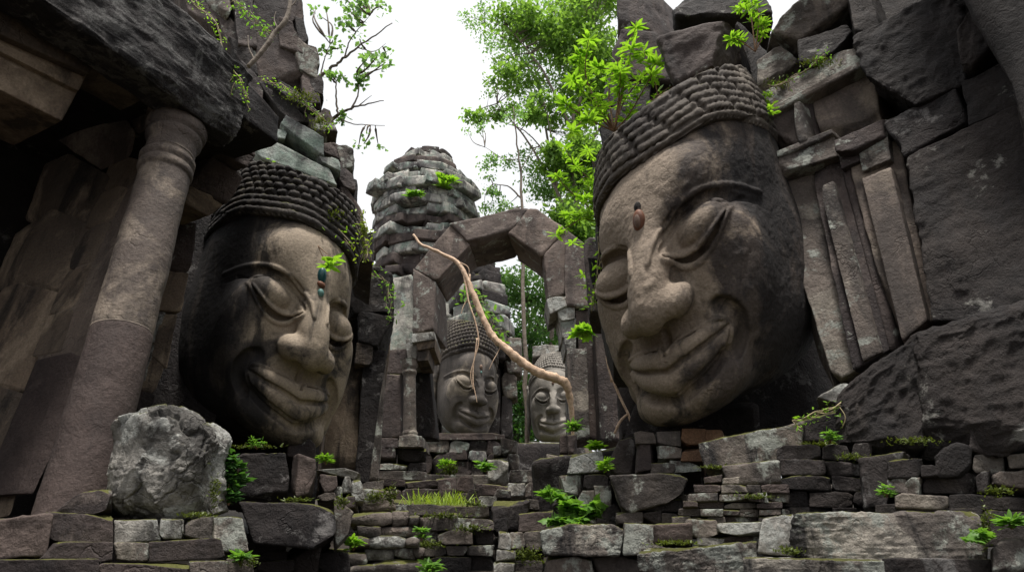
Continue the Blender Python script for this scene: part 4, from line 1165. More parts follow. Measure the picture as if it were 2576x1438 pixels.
for y0, y1 in ((404, 470), (476, 560), (566, 664), (670, 780), (786, 890)):
    f0, f1 = (y0 - 396) / 500, (y1 - 396) / 500
    lp('jamb_block', [(330 - 190 * f0, y0 - 10, 4.28 - .4 * f0), (362 - 190 * f0, y0, 4.22 - .4 * f0), (362 - 190 * f1, y1, 4.22 - .4 * f1), (330 - 190 * f1, y1 - 10, 4.28 - .4 * f1)], None, .3, M_TAN, 16, chips=3, rnd=.08)
lp('pillar_capital', [(206, 196, 4.55), (352, 300, 4.3), (334, 400, 4.28), (178, 296, 4.5)], None, .45, M_COL, 24, chips=3, rnd=.07, grow=.98)
lp('pillar_capital', [(320, 150, 4.4), (420, 226, 4.2), (398, 318, 4.2), (330, 262, 4.35)], None, .35, M_TAN, 24, chips=3, rnd=.07, grow=.98)
lp('door_jamb', [(250, 560, 4.5), (370, 420, 4.3), (190, 900, 3.95), (110, 1000, 4.2)], None, .25, M_COL, 20, chips=0)
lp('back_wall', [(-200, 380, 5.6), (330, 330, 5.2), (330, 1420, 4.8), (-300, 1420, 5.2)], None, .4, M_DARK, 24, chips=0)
wbox('shading_roof_slab', A, -7.5, .6, .32, 4.5, .50, .95, M_DARK, LU, LN, t, chips=1)  # unseen roof extended over the portico to block sky light
wbox('back_wall', A, -7.5, 2.2, 2.6, 3.2, -3.2, .5, M_DARK, LU, LN, t, chips=0)  # back wall lengthened behind the eye, added to block side sky light
#lp('shading_roof_slab', [(-400, -500, 3.2), (470, -60, 4.6), (470, 20, 4.6), (-400, -300, 3.2)], None, 2.0, M_DARK, 16, chips=0)

# carved cornice of the bay between column and left face
t2 = thing('bay_pilaster', 'carved purple cornice block over a patchy brick pilaster left of the left face', 'pilaster', at(380, 1060, 5.0))
def bp_(nm, quad, Y, d, mat, n=20, **kw): return stone(nm, quad, Y, tuple(-LN * d), mat, t2, n=n, **kw)
bp_('cornice', [(604, 250, 4.9), (648, 296, 5.0), (634, 388, 5.0), (560, 352, 4.8)], None, .5, M_PURPLE, 24, chips=5)
bp_('cornice', [(560, 350, 4.85), (640, 396, 5.0), (624, 420, 5.0), (548, 388, 4.85)], None, .45, M_PURPLE, 20, chips=2)
bp_('cornice', [(534, 386, 4.9), (616, 424, 5.05), (572, 512, 5.05), (488, 460, 4.9)], None, .45, M_PURPLE, 22, chips=4)
bp_('cornice', [(470, 470, 4.9), (562, 510, 5.1), (518, 548, 5.1), (440, 510, 4.9)], None, .4, M_TAN, 20, chips=4)
for q, m in [([(424, 548), (492, 560), (474, 690), (404, 668)], M_PURPLE), ([(400, 668), (474, 692), (448, 790), (376, 770)], M_TAN), ([(372, 768), (414, 782), (396, 860), (352, 846)], M_LICHEN),
             ([(412, 786), (448, 794), (418, 920), (382, 896)], M_TAN), ([(346, 850), (390, 866), (366, 960), (326, 944)], M_LICHEN), ([(378, 892), (418, 918), (392, 990), (352, 980)], M_TAN),
             ([(318, 950), (356, 966), (338, 1050), (296, 1040)], M_TAN), ([(352, 980), (394, 992), (378, 1046), (332, 1042)], M_PURPLE), ([(290, 1040), (370, 1046), (362, 1066), (284, 1064)], M_TAN)]:
    bp_('ashlar', q, 5.3, .4, m, 18, chips=2)
bp_('ashlar', [(470, 520), (620, 560), (520, 1120), (330, 1080)], 5.9, .6, M_DARK, 16, chips=0)

# tower over the left face
T3 = wall_of('face_tower', 'tall ruined tower of leaning dark slabs on top of the left face', 'tower', [M_PURPLE, M_DARK, M_PURPLE, M_STEP],
        [[(643, 204), (700, 222), (800, 300), (724, 316)], [(704, 190), (770, 232), (806, 312), (690, 226)], [(764, 252), (812, 282), (842, 346), (770, 318)], [(758, 170), (800, 196), (812, 280), (764, 262)],
         [(630, 90), (700, 60), (790, 200), (640, 210)], [(742, 94), (792, 122), (804, 196), (744, 180)], [(690, 40), (748, 60), (760, 130), (700, 110)], [(640, -40), (752, -40), (752, 66), (636, 90)], [(560, -60), (650, -60), (650, 110), (590, 120)],
         [(812, 344), (868, 362), (888, 430), (818, 400)], [(836, 400), (888, 424), (892, 490), (850, 470)], [(838, 468), (888, 474), (924, 596), (850, 520)], [(880, 520), (918, 560), (938, 660), (890, 640)], [(590, 100), (644, 90), (648, 300), (600, 260)], [(730, -50), (762, -40), (770, 40), (744, 60)], [(742, 40), (768, 50), (776, 110), (748, 100)],
         [(410, -80), (520, -70), (560, 90), (470, 40)], [(488, -60), (580, -60), (590, 60), (520, 10)], [(520, 6), (596, 50), (610, 150), (560, 100)], [(566, 90), (640, 110), (650, 190), (600, 160)], [(600, 160), (660, 200), (660, 270), (622, 240)],
         [(846, 360), (884, 366), (896, 420), (860, 430)], [(870, 440), (900, 450), (906, 510), (876, 500)], [(776, 180), (812, 192), (816, 240), (784, 240)], [(800, 262), (842, 280), (850, 330), (812, 330)], [(764, 110), (796, 118), (804, 160), (770, 160)]],
        6.3, 1.3, n=20, chips=6)
for q, m in [([(646, 334), (838, 428), (852, 470), (634, 384)], M_GREEN), ([(716, 286), (818, 344), (816, 388), (704, 326)], M_GREEN), ([(662, 312), (722, 330), (716, 350), (648, 340)], M_GREEN), ([(800, 378), (846, 396), (860, 432), (806, 410)], M_GREEN)]:
    stone('green_slab', q, 6.15, 1.0, m, T3, n=20, chips=3)
for q in [[(640, 130), (790, 150), (800, 330), (640, 330)], [(600, 300), (830, 380), (800, 1250), (440, 1250)], [(640, -60), (740, -60), (780, 150), (620, 150)]]:
    stone('core', q, 7.0, 1.4, M_DARK, T3, n=12)
# building right of the left face
t = wall_of('side_shrine', 'small shrine with a dark ruined cornice and tan pilasters right of the left face', 'shrine', [M_DARK],
            [[(888, 650), (992, 690), (986, 800), (886, 790)], [(900, 780), (988, 796), (972, 880), (900, 860)], [(918, 590), (940, 580), (944, 660), (916, 660)]], 8.0, 1.2, n=20, chips=5, part='cornice')
for nm, q, Y, m in [('pilaster', [(846, 830), (912, 830), (906, 1190), (800, 1190)], 8.3, M_TAN), ('pilaster', [(910, 840), (926, 840), (914, 1200), (890, 1200)], 8.35, M_TAN),
                    ('pilaster', [(920, 880), (972, 876), (938, 1210), (894, 1210)], 8.1, M_DARK), ('pilaster', [(956, 1000), (972, 900), (952, 1216), (926, 1216)], 8.05, M_STEP), ('capital', [(896, 862), (936, 862), (934, 920), (892, 918)], 8.05, M_TAN),
                    ('back_wall', [(790, 780), (990, 780), (960, 1240), (700, 1240)], 9.0, M_TAN), ('base', [(728, 1092), (792, 1098), (798, 1158), (724, 1150)], 5.9, M_PURPLE)]:
    stone(nm, q, Y, .7, m, t, n=22, chips=2)

# ------------------------------------------------------------------ arch
t = thing('stone_arch', 'purple corbelled stone arch in the middle spanning the stair', 'arch', at(1255, 1100, 11.3))
def ap(nm, quad, Y, d, mat, n=16, **kw):
    kw.setdefault('chips', 4); kw.setdefault('chip', .12); kw.setdefault('rnd', .03); kw.setdefault('rough', .022); kw.setdefault('taper', .02); kw.setdefault('fine', 1.0)
    return stone(nm, quad, Y, (0, d, 0) if not hasattr(d, '__len__') else d, mat, t, n=n, **kw)
D = (.12, 1.15, 0)
ap('voussoir', [(1040, 676), (1096, 706), (1092, 830), (1038, 842)], 11, D, M_ARCH)
ap('voussoir', [(1136, 562), (1182, 614), (1096, 706), (1040, 676)], 11.01, D, M_ARCH)
ap('voussoir', [(1136, 562), (1340, 514), (1281, 587), (1182, 614)], 11, D, M_ARCH)
ap('voussoir', [(1340, 514), (1424, 580), (1363, 644), (1281, 587)], 11.01, D, M_ARCH)
ap('voussoir', [(1424, 580), (1420, 745), (1371, 750), (1362, 645)], 11, D, M_ARCH)
ap('springer', [(1422, 576), (1470, 612), (1482, 774), (1420, 770)], 10.9, D, M_ARCH)
ap('impost', [(1036, 838), (1092, 832), (1094, 852), (1036, 862)], 10.95, 1.2, M_LICHEN)
ap('corbel', [(1046, 858), (1096, 850), (1092, 876), (1050, 880)], 11.0, 1.1, M_TAN)
ap('corbel', [(1048, 878), (1080, 876), (1076, 906), (1048, 908)], 11.05, .9, M_TAN)
ap('corbel', [(1020, 852), (1050, 852), (1048, 906), (1024, 910)], 11.1, .9, M_LICHEN)
ap('pier_block', [(972, 880), (1022, 876), (1022, 940), (972, 940)], 11.3, .9, M_PURPLE)
ap('pier_block', [(984, 700), (1040, 690), (1040, 880), (984, 884)], 11.6, .9, M_PALE)
ap('pilaster', [(956, 940), (1010, 938), (1008, 1100), (954, 1102)], 11.2, .8, M_PURPLE)
ap('pilaster', [(928, 940), (958, 938), (956, 1120), (926, 1120)], 11.6, .8, M_TAN)
ap('pier_block', [(1044, 908), (1078, 906), (1100, 1100), (1044, 1100)], 11.9, .5, M_DARK)
pf = [(0, 1.35), (.04, 1.35), (.05, 1.1), (.08, 1.2), (.10, 1.0), (.5, .95), (.80, .93), (.82, 1.1), (.85, 1.15), (.87, .95), (.90, 1.2), (.95, 1.3), (1, 1.4)]
turned('colonnette', at(1031, 1106, 11.15), at(1030, 906, 11.15), [(s, r * .125) for s, r in pf], M_STEP, t, 24)
ap('base', [(1004, 1096), (1062, 1096), (1064, 1124), (1002, 1124)], 10.9, .9, M_STEP)
ap('capital', [(1373, 748), (1430, 744), (1430, 770), (1384, 790)], 10.9, 1.0, M_LICHEN)
ap('capital', [(1400, 772), (1446, 766), (1446, 800), (1408, 806)], 10.95, .9, M_LICHEN)
ap('capital', [(1408, 800), (1448, 798), (1446, 846), (1414, 848)], 11.0, .9, M_PALE)
ap('capital', [(1418, 844), (1450, 842), (1450, 878), (1424, 880)], 10.95, .9, M_LICHEN)
ap('pier_shaft', [(1428, 874), (1476, 878), (1482, 1106), (1434, 1112)], 10.9, .8, M_STEP)
ap('pier_shaft', [(1446, 780), (1500, 776), (1516, 1110), (1476, 1106)], 11.0, .8, M_PURPLE)
ap('pier_shaft', [(1494, 780), (1560, 770), (1570, 1110), (1510, 1110)], 10.6, .8, M_PURPLE)
wall_of('dark_pier', 'dark upright pier between the right arch pillar and the largest face', 'stone pier', [M_DARK, M_PURPLE],
        [[(1540, 780), (1590, 780), (1612, 1100), (1556, 1100)], [(1470, 600), (1520, 600), (1540, 790), (1480, 780)], [(1584, 860), (1640, 960), (1660, 1090), (1606, 1096)]], 7.5, .9, n=18)

# ------------------------------------------------------------------ far ruined tower
def course_ring(A, cx, cy, z0, z1, r, n, rg, sq=2.6, jit=.085, phase=0.0):
    """ring of stones on a redented plan"""
    a = phase
    while a < phase + 2 * math.pi - .02:
        w = 2 * math.pi / n * rg.uniform(.6, 1.4)
        w = min(w, phase + 2 * math.pi - a)
        am = a + w / 2
        ct, st = math.cos(am), math.sin(am)
        k = (abs(ct) ** sq + abs(st) ** sq) ** (-1 / sq)
        rr = r * k * (1 + rg.uniform(-jit, jit))
        d = rr * .55
        P, Q = block((d, rr * w * 1.04, (z1 - z0) * rg.uniform(.94, 1.05)), int(rg.integers(1e6)), 5, rnd=.05, rough=.03, chips=3, chip=.3, taper=.03)
        P = P + np.array((rr - d / 2, 0, (z0 + z1) / 2))
        c, s = math.cos(am), math.sin(am)
        P = np.c_[P[:, 0] * c - P[:, 1] * s, P[:, 0] * s + P[:, 1] * c, P[:, 2]]
        A.add(P + np.array((cx, cy, 0)), Q)
        a += w
def tower(name, label, px, Y, tiers, mats, seed, n=15, sq=3.6):
    """tiers: (display y of the course top, half width in pixels)"""
    rg = np.random.default_rng(seed)
    c = at(px, 900, Y)
    t = thing(name, label, 'tower', (c.x, c.y, at(px, tiers[-1][0], Y).z))
    for i, ((y0, w0), (y1, w1)) in enumerate(zip(tiers[:-1], tiers[1:])):
        z0, z1 = at(px, y0, Y).z, at(px, y1, Y).z
        dist = (at(px, y0, Y) - EYE).dot(Vector((0, math.cos(PITCH), math.sin(PITCH))))
        r = w0 / FD * dist * .93
        A = Acc()
        course_ring(A, 0, 0, z1 - t.location.z, z0 - t.location.z, r, max(7, int(n * (.4 + .6 * r / 2.5))), rg, sq, phase=rg.uniform(0, 6))
        A.build('course', mats[int(rg.integers(len(mats)))], t)
    return t
tw = [(386, 26), (400, 56), (416, 62), (432, 72), (446, 92), (464, 104), (482, 100), (498, 128), (516, 136), (536, 128), (552, 126), (572, 118), (594, 120), (616, 112), (638, 122), (660, 116), (684, 110), (710, 112), (736, 108), (764, 112), (794, 106), (826, 110), (860, 106), (896, 110), (934, 106), (974, 110), (1016, 106), (1060, 112), (1110, 112)]
tower('ruined_tower', 'pale ruined tower of crumbling tiered courses behind the arch', 1046, 22.0, tw, [M_PALE, M_PALE, M_PALE, M_PURPLE], 3, 17)
tower('head_tower', 'rounded mossy masonry rising above the dark head behind the arch', 1206, 17.6, [(652, 30), (676, 44), (704, 56), (730, 66), (756, 70), (784, 74), (812, 78), (846, 84), (880, 84), (920, 80)], [M_PALE, M_DARK, M_STEP, M_DARK], 8, 12, 2.2)
wall_of('tower_flank', 'dark narrow pilaster flanking the right side of the dark head', 'pilaster', [M_DARK, M_STEP],
        [(1268, 848, 1312, 940), (1262, 938, 1300, 1000), (1258, 996, 1290, 1100), (1250, 760, 1284, 850), (1230, 920, 1270, 1100)], 17.3, 1.0, n=12)
wall_of('head_backing', 'dark slabs behind the ear of the dark head', 'stone wall', [M_DARK],
        [(1056, 930, 1110, 1100), (1090, 840, 1130, 940)], 17.0, .8, n=12)
big('flat broken stone lying on the crown of the grey buddha head', [(1340, 866), (1424, 858), (1426, 890), (1336, 900)], 18.7, 1.0, M_LICHEN, 14)

# ------------------------------------------------------------------ leaves
def leaf_shape(kind):
    """outline of a leaf along +x, normal +z, folded a little on its midrib; V, T"""
    if kind == 'oval':
        pts = [(0, 0), (.25, .17), (.55, .20), (.82, .11), (1, 0)]
    elif kind == 'lance':
        pts = [(0, 0), (.2, .10), (.5, .15), (.8, .09), (1, 0)]
    elif kind == 'lobed':
        pts = [(0, .02), (.08, .30), (.20, .26), (.30, .48), (.42, .24), (.60, .30), (.72, .14), (1, 0)]
    elif kind == 'blade':
        pts = [(0, .02), (.4, .03), (.8, .02), (1, 0)]
    V, T = [], []
    for i, (x, y) in enumerate(pts):
        z = -.25 * x * x
        V += [(x, 0, z), (x, y, z - .25 * y), (x, -y, z - .25 * y)]
    for i in range(len(pts) - 1):
        a, b = 3 * i, 3 * i + 3
        T += [(a, b, b + 1), (a, b + 1, a + 1), (a, b + 2, b), (a, a + 2, b + 2)]
    return np.array(V, float), np.array(T)
LEAF = {k: leaf_shape(k) for k in ('oval', 'lance', 'lobed', 'blade')}
QUADLEAF = (np.array([(0, 0, 0), (.5, .26, .02), (1, 0, -.12), (.5, -.26, .02)], float), np.array([(0, 2, 1), (0, 3, 2)]))

def scatter_leaves(A, pos, dirs, sizes, shape, rg, droop=.3):
    """leaves at pos pointing along dirs"""
    V0, T0 = shape
    n = len(pos)
    d = dirs / np.maximum(np.linalg.norm(dirs, axis=1, keepdims=True), 1e-9)
    up = np.array((0, 0, 1.0)) + rg.normal(0, .45, (n, 3))
    s = np.cross(up, d); s /= np.maximum(np.linalg.norm(s, axis=1, keepdims=True), 1e-9)
    u = np.cross(d, s)
    B = np.stack([d, s, u], 1)                      # rows
    V = np.einsum('kc,ncj->nkj', V0, B) * sizes[:, None, None] + pos[:, None, :]
    T = T0[None] + (np.arange(n) * len(V0))[:, None, None]
    A.add(V.reshape(-1, 3), None, T.reshape(-1, 3))

def sprig(name, label, cat, root, tips, mat, size=.1, kind='oval', n=9, stem_r=.006, seed=0, stem_mat=None, whorl=True, group=None, dens=3):
    """plant: stems from root to each tip with leaves along and a rosette at the end"""
    rg = np.random.default_rng(seed)
    root = Vector(root)
    t = thing(name, label, cat, root, group)
    S, Lf = Acc(), Acc()
    for tip in tips:
        tip = Vector(tip) - root
        mid = tip * .5 + Vector(rg.normal(0, .12, 3)) * tip.length + Vector((0, 0, .10)) * tip.length
        pts = spline([(0, 0, 0), mid, tip], 8)
        tube(S, pts, [stem_r * (1 - .6 * i / (len(pts) - 1)) for i in range(len(pts))], 6)
        pos, dr, sz = [], [], []
        for i, p in enumerate(pts):
            if i < len(pts) * .3: continue
            for _ in range(dens):
                v = Vector(rg.normal(0, 1, 3)); v.z = abs(v.z) * .5 + .05
                pos.append(p + v * .01); dr.append(v.normalized()); sz.append(size * rg.uniform(.5, .95))
        for k in range(n):
            a = 2 * math.pi * k / n + rg.uniform(-.3, .3)
            v = Vector((math.cos(a), math.sin(a), rg.uniform(-.15, .5)))
            pos.append(tip); dr.append(v); sz.append(size * rg.uniform(.8, 1.25))
        scatter_leaves(Lf, np.array(pos), np.array(dr), np.array(sz), LEAF[kind], rg)
    S.build('stem', stem_mat or M_TWIG, t)
    Lf.build('foliage', mat, t, smooth=False)
    return t

def creeper(name, label, pts, mat, size=.05, n=120, spread=.05, seed=0, kind='oval', stem_mat=None, strands=3, cat='creeper', hang=.12):
    """thin creeper lying along a line of points with small leaves and trailing ends"""
    rg = np.random.default_rng(seed)
    base = Vector(pts[0])
    t = thing(name, label, cat, base)
    S, Lf = Acc(), Acc()
    line = spline([Vector(p) - base for p in pts], 10)
    pos, dr, sz = [], [], []
    for s in range(strands):
        o = [p + Vector(rg.normal(0, spread * .5, 3)) for p in line]
        o = spline(o[::4] if len(o) > 12 else o, 4)
        tube(S, o, .004, 5)
    for i in range(max(2, n // 18)):
        p = line[int(rg.integers(len(line)))]
        q = p + Vector((rg.normal(0, .03), rg.normal(0, .03), -hang * rg.uniform(.4, 1.6)))
        tube(S, spline([p, (p + q) / 2 + Vector(rg.normal(0, .02, 3)), q], 4), .003, 5)
        for _ in range(4):
            k = rg.uniform(.2, 1); v = rg.normal(0, 1, 3); v[2] -= .8
            pos.append(p.lerp(q, k)); dr.append(v); sz.append(size * rg.uniform(.5, 1))
    for i in range(n):
        p = line[int(rg.integers(len(line)))] + Vector(rg.normal(0, spread, 3))
        v = rg.normal(0, 1, 3); v[2] = v[2] * .5 + .2
        pos.append(p); dr.append(v); sz.append(size * rg.uniform(.5, 1.2))
    scatter_leaves(Lf, np.array(pos), np.array(dr), np.array(sz), LEAF[kind], rg)
    S.build('stem', stem_mat or M_VINE, t)
    Lf.build('foliage', mat, t, smooth=False)
    return t

def A3(*pp): return [px3(p) for p in pp]

# ------------------------------------------------------------------ trees
def tree(name, label, base, segs, clumps, mat, leaf=.12, seed=0, group=None, bark=None, shape=QUADLEAF, twigs=True):
    """segs: list of (points, r0, r1) limbs; clumps: (centre, radius, leaf count)"""
    rg = np.random.default_rng(seed)
    base = Vector(base)
    t = thing(name, label, 'tree', base, group)
    S, Lf = Acc(), Acc()
    lp_ = []
    for pts, r0, r1 in segs:
        sp = spline([Vector(p) - base for p in pts], 7)
        n = len(sp)
        sp = [p + Vector(rg.normal(0, .25 * (r0 if i not in (0,) else 0), 3)) for i, p in enumerate(sp)]
        tube(S, sp, [r0 + (r1 - r0) * i / (n - 1) for i in range(n)], 9, noise=.12, seed=seed)
        lp_ += sp
    LP = np.array(lp_)
    for c, r, n in clumps:
        c = Vector(c) - base
        r = np.array(r if hasattr(r, '__len__') else (r, r, r * .8), float)
        # sub-clumps give light and dark masses with gaps
        k = max(4, n // 60)
        sub = rg.normal(0, 1, (k, 3)); sub /= np.linalg.norm(sub, axis=1, keepdims=True)
        sub = np.array(c) + sub * r * (rg.uniform(.25, 1.0, (k, 1)) ** .6)
        if twigs:
            for s in sub[: min(k, 60)]:
                j = np.argmin(((LP - s) ** 2).sum(1))
                a = Vector(LP[j]); b = Vector(s)
                tube(S, spline([a, (a + b) / 2 + Vector(rg.normal(0, .08, 3)) * (b - a).length, b], 4), [.035 * min(1, r.mean()), .03 * min(1, r.mean()), .02, .016, .014, .012, .010, .008, .006][:9], 5)
        m = n // k
        off = rg.normal(0, 1, (k, m, 3)); 
        pos = sub[:, None, :] + off * (r.mean() * .20) * np.array((1.15, 1.15, .75))
        pos = pos.reshape(-1, 3)
        d = rg.normal(0, 1, (len(pos), 3)); d[:, 2] -= .25
        scatter_leaves(Lf, pos, d, leaf * rg.uniform(.55, 1.2, len(pos)), shape, rg)
    S.build('trunk', bark or M_BARK, t)
    Lf.build('crown', mat, t, smooth=False)
    return t

# big light green tree behind the largest face
b0 = at(1470, 1160, 21.7); b0.z = 3.0
tree('broadleaf_tree', 'large fresh green tree filling the gap between the arch and the largest face', b0,
     [([b0, at(1480, 900, 21.7), at(1475, 700, 21.84), at(1450, 500, 21.7), at(1440, 330, 21.28), at(1500, 60, 21)], .20, .05),
      ([at(1472, 640, 21.7), at(1400, 480, 21.56), at(1330, 360, 21.28), at(1250, 260, 21)], .09, .02),
      ([at(1440, 330, 21.28), at(1360, 170, 21), at(1270, 60, 20.72)], .07, .02),
      ([at(1455, 430, 21.42), at(1540, 250, 21.7), at(1600, 60, 21.7)], .07, .02),
      ([at(1400, 480, 21.56), at(1395, 380, 21), at(1370, 260, 20.44)], .05, .015)],
     [(at(1500, 200, 21.7), (1.68, 1.68, 2.24), 5440), (at(1430, 90, 21.28), (1.68, 1.4, 1.4), 3740), (at(1300, 60, 21), (1.26, 1.12, 1.12), 1530), (at(1470, 420, 21.7), (1.26, 1.12, 1.54), 4080),
      (at(1440, 570, 21.56), (1.12, 0.98, 0.98), 2890), (at(1290, 190, 21), (1.12, 0.84, 0.84), 816), (at(1360, 280, 21), (0.98, 0.84, 0.84), 884), (at(1240, 290, 21), (1.12, 0.7, 0.56), 374), (at(1390, 400, 21), (0.7, 0.7, 0.7), 850), (at(1500, -20, 21), (2.24, 1.4, 1.12), 3400),
      (at(1450, 690, 21.56), (0.7, 0.7, 0.7), 1190)], L_TREE, 0.266, 11)
b0 = at(1330, 1150, 19.5); b0.z = 3.3
tree('slender_tree', 'slender sparse tree with thin bare branches above the arch', b0,
     [([b0, at(1318, 800, 19.5), at(1312, 520, 19.5), at(1306, 400, 19.4), at(1290, 270, 19.2)], .09, .02), ([at(1312, 500, 19.5), at(1280, 470, 19.4), at(1240, 462, 19.2)], .04, .012), ([at(1306, 400, 19.4), at(1270, 400, 19.3), at(1220, 370, 19.2)], .02, .008),
      ([at(1308, 430, 19.4), at(1340, 380, 19.4), at(1380, 350, 19.4)], .02, .008)],
     [(at(1240, 420, 19.3), (.9, .6, .5), 240), (at(1300, 300, 19.3), (.9, .6, .6), 220), (at(1220, 480, 19.3), (.6, .5, .4), 200), (at(1250, 520, 19.6), (.9, .6, .3), 420), (at(1200, 330, 19.3), (.7, .4, .4), 90)], L_GREY, .15, 12)
for i, (px, py, Y, cl, lb, mt) in enumerate([
    (1330, 760, 26, [((1300, 720), (1.6, 1.2, 1.0), 2400), ((1370, 800), (1.6, 1.2, 1.4), 2600), ((1280, 900), (1.3, 1., 1.3), 1700), ((1340, 1000), (1.8, 1.2, 1.3), 2300)], 'bright leafy tree seen through the arch opening', L_GREY),
    (1290, 960, 24, [((1290, 1010), (.9, .9, 1.4), 1700), ((1300, 1090), (1.2, .9, .8), 1300), ((1330, 870), (1.2, .9, .9), 1300)], 'dark green tree low between the two distant heads', L_DEEP),
    (1440, 620, 30, [((1420, 640), (2.6, 1.5, 1.8), 2600), ((1500, 480), (2.4, 1.5, 2.2), 2600), ((1420, 860), (2.5, 1.5, 2.2), 2600)], 'mid green tree standing far behind the right arch pillar', L_MID)]):
    b = at(px, 1150, Y); b.z = 3.1
    tree('broadleaf_tree', lb, b, [([b, at(px + 8, (py + 1150) / 2, Y), at(px, py, Y)], .16, .05), ([at(px + 6, py + 100, Y), at(px + 50, py - 20, Y)], .07, .02)],
         [(at(c[0], c[1], Y), r, n) for c, r, n in cl], mt, .24, 20 + i)
b0 = at(1395, 1140, 23.62); b0.z = 3.2
tree('airy_tree', 'airy tree with fine pale backlit leaves spread over the sky above the arch', b0,
     [([b0, at(1390, 800, 23.62), at(1400, 500, 23.62), at(1370, 300, 23.36), at(1330, 100, 22.95)], .12, .03), ([at(1385, 400, 23.49), at(1320, 330, 23.36), at(1240, 300, 23.22)], .04, .01),
      ([at(1350, 200, 23.22), at(1290, 120, 23.09), at(1220, 60, 22.95)], .04, .01), ([at(1340, 140, 23.09), at(1390, 40, 22.95), at(1420, -40, 22.95)], .04, .01)],
     [(at(1270, 100, 22.95), (1.76, 1.35, 1.49), 1500), (at(1340, 190, 23.22), (1.62, 1.35, 1.35), 1700), (at(1270, 250, 23.22), (1.22, 0.945, 0.675), 500), (at(1390, 60, 22.95), (1.62, 1.35, 1.35), 1500), (at(1380, 460, 23.49), (1.22, 1.08, 1.08), 1500),
      (at(1320, 400, 23.36), (1.22, 0.945, 0.81), 500), (at(1430, 300, 23.49), (1.35, 1.08, 1.35), 1400), (at(1210, 40, 22.95), (1.08, 0.81, 0.675), 260)], L_GREY, 0.176, 14)
# sapling on the left tower
b0 = at(836, 300, 7.4)
tree('tower_sapling', 'bare forked sapling growing out of the left tower into the sky', b0,
     [([b0, at(862, 282, 7.3), at(900, 268, 7.2), at(966, 252, 7.1)], .030, .006), ([at(850, 290, 7.3), at(846, 250, 7.3), at(848, 200, 7.3), at(870, 190, 7.2)], .018, .005),
      ([at(884, 276, 7.2), at(902, 228, 7.2), at(896, 186, 7.2)], .016, .005), ([at(850, 296, 7.3), at(890, 312, 7.2), at(968, 316, 7.1)], .012, .004), ([at(900, 268, 7.2), at(935, 240, 7.1)], .010, .003)],
     [(at(846, 215, 7.3), .22, 50), (at(900, 190, 7.2), .25, 70), (at(950, 170, 7.1), .25, 40), (at(850, 300, 7.3), .15, 26), (at(930, 350, 7.1), .25, 26)], L_GREY, .085, 31, bark=M_BARK, shape=LEAF['lobed'])
b0 = at(786, 210, 7.6)
tree('tower_sapling', 'long thin branch sapling leaning right from the upper left tower', b0,
     [([b0, at(810, 190, 7.5), at(850, 158, 7.4), at(900, 120, 7.3), at(985, 60, 7.2)], .036, .008), ([at(806, 192, 7.5), at(816, 150, 7.5), at(830, 110, 7.4)], .014, .004), ([at(866, 146, 7.4), at(884, 96, 7.3), at(930, 40, 7.2)], .014, .004),
      ([at(900, 120, 7.3), at(940, 130, 7.2), at(970, 110, 7.2)], .010, .003)],
     [(at(870, 60, 7.3), .4, 90), (at(930, 20, 7.2), .4, 110), (at(880, 0, 7.3), .4, 90), (at(830, 120, 7.4), .25, 40), (at(940, 130, 7.2), .3, 60), (at(800, 20, 7.5), .2, 24)], L_GREY, .085, 32, bark=M_BARK, shape=LEAF['lobed'])
# light seen through the left portico
b = at(60, 1000, 9.); b.z = 1
tree('broadleaf_tree', 'sunlit leaves glimpsed through the dark gap of the left portico', b, [([b, at(60, 600, 9), at(70, 380, 9)], .10, .03)], [(at(70, 370, 9), .6, 500), (at(40, 410, 9), .5, 400)], L_MID, .12, 33)

# ------------------------------------------------------------------ root across the arch
def root_strand(A, pp, r, seg=10, seed=0, noise=.15):
    pts = spline(A3(*pp), 8)
    n = len(pts)
    rad = list(np.interp(np.linspace(0, len(r) - 1, n), range(len(r)), r))
    rad = [q * (1 + .07 * math.sin(i * 2.1 + seed)) for i, q in enumerate(rad)]
    tube(A, pts, rad, seg, noise=noise, seed=seed)
t = thing('aerial_root', 'thick pale root crossing the arch from upper left down to the right pillar', 'root', (0, 0, 0))
A = Acc(); root_strand(A, [(1040, 590, 10.6), (1060, 615, 10.55), (1100, 632, 10.5), (1150, 660, 10.45), (1170, 690, 10.4), (1190, 740, 10.4), (1216, 800, 10.4), (1240, 846, 10.4), (1266, 870, 10.4), (1310, 908, 10.4), (1350, 934, 10.45), (1400, 952, 10.55), (1424, 968, 10.6), (1434, 1000, 10.7), (1440, 1060, 10.78), (1442, 1110, 10.8)],
                       [.022, .026, .034, .042, .044, .056, .060, .064, .074, .080, .082, .084, .074, .056, .042, .024], 16, 0, .35)
A.build('main_root', M_ROOT, t)
for k, (pp, r) in enumerate([([(1164, 676, 10.4), (1172, 720, 10.38), (1180, 762, 10.36), (1196, 810, 10.36), (1204, 860, 10.36), (1192, 910, 10.36), (1190, 960, 10.36), (1196, 990, 10.36), (1200, 1012, 10.36)], [.02, .018, .016, .014, .012, .011, .01, .008, .005]),
                             ([(1200, 850, 10.35), (1194, 900, 10.35), (1184, 940, 10.35), (1190, 980, 10.35)], [.012, .010, .008, .005]),
                             ([(1158, 660, 10.4), (1176, 670, 10.36), (1180, 686, 10.36), (1170, 700, 10.38)], [.010, .008, .006, .005]),
                             ([(1182, 690, 10.42), (1180, 740, 10.42), (1166, 770, 10.42), (1160, 790, 10.42)], [.016, .012, .010, .006]),
                             ([(1262, 866, 10.4), (1250, 890, 10.38), (1240, 908, 10.36), (1230, 930, 10.36)], [.010, .008, .006, .004])]):
    A = Acc(); root_strand(A, pp, r, 8, k); A.build('rootlet', M_ROOT, t)
t = thing('hanging_root', 'thin brown roots hanging down the dark pier left of the largest face', 'root', (0, 0, 0))
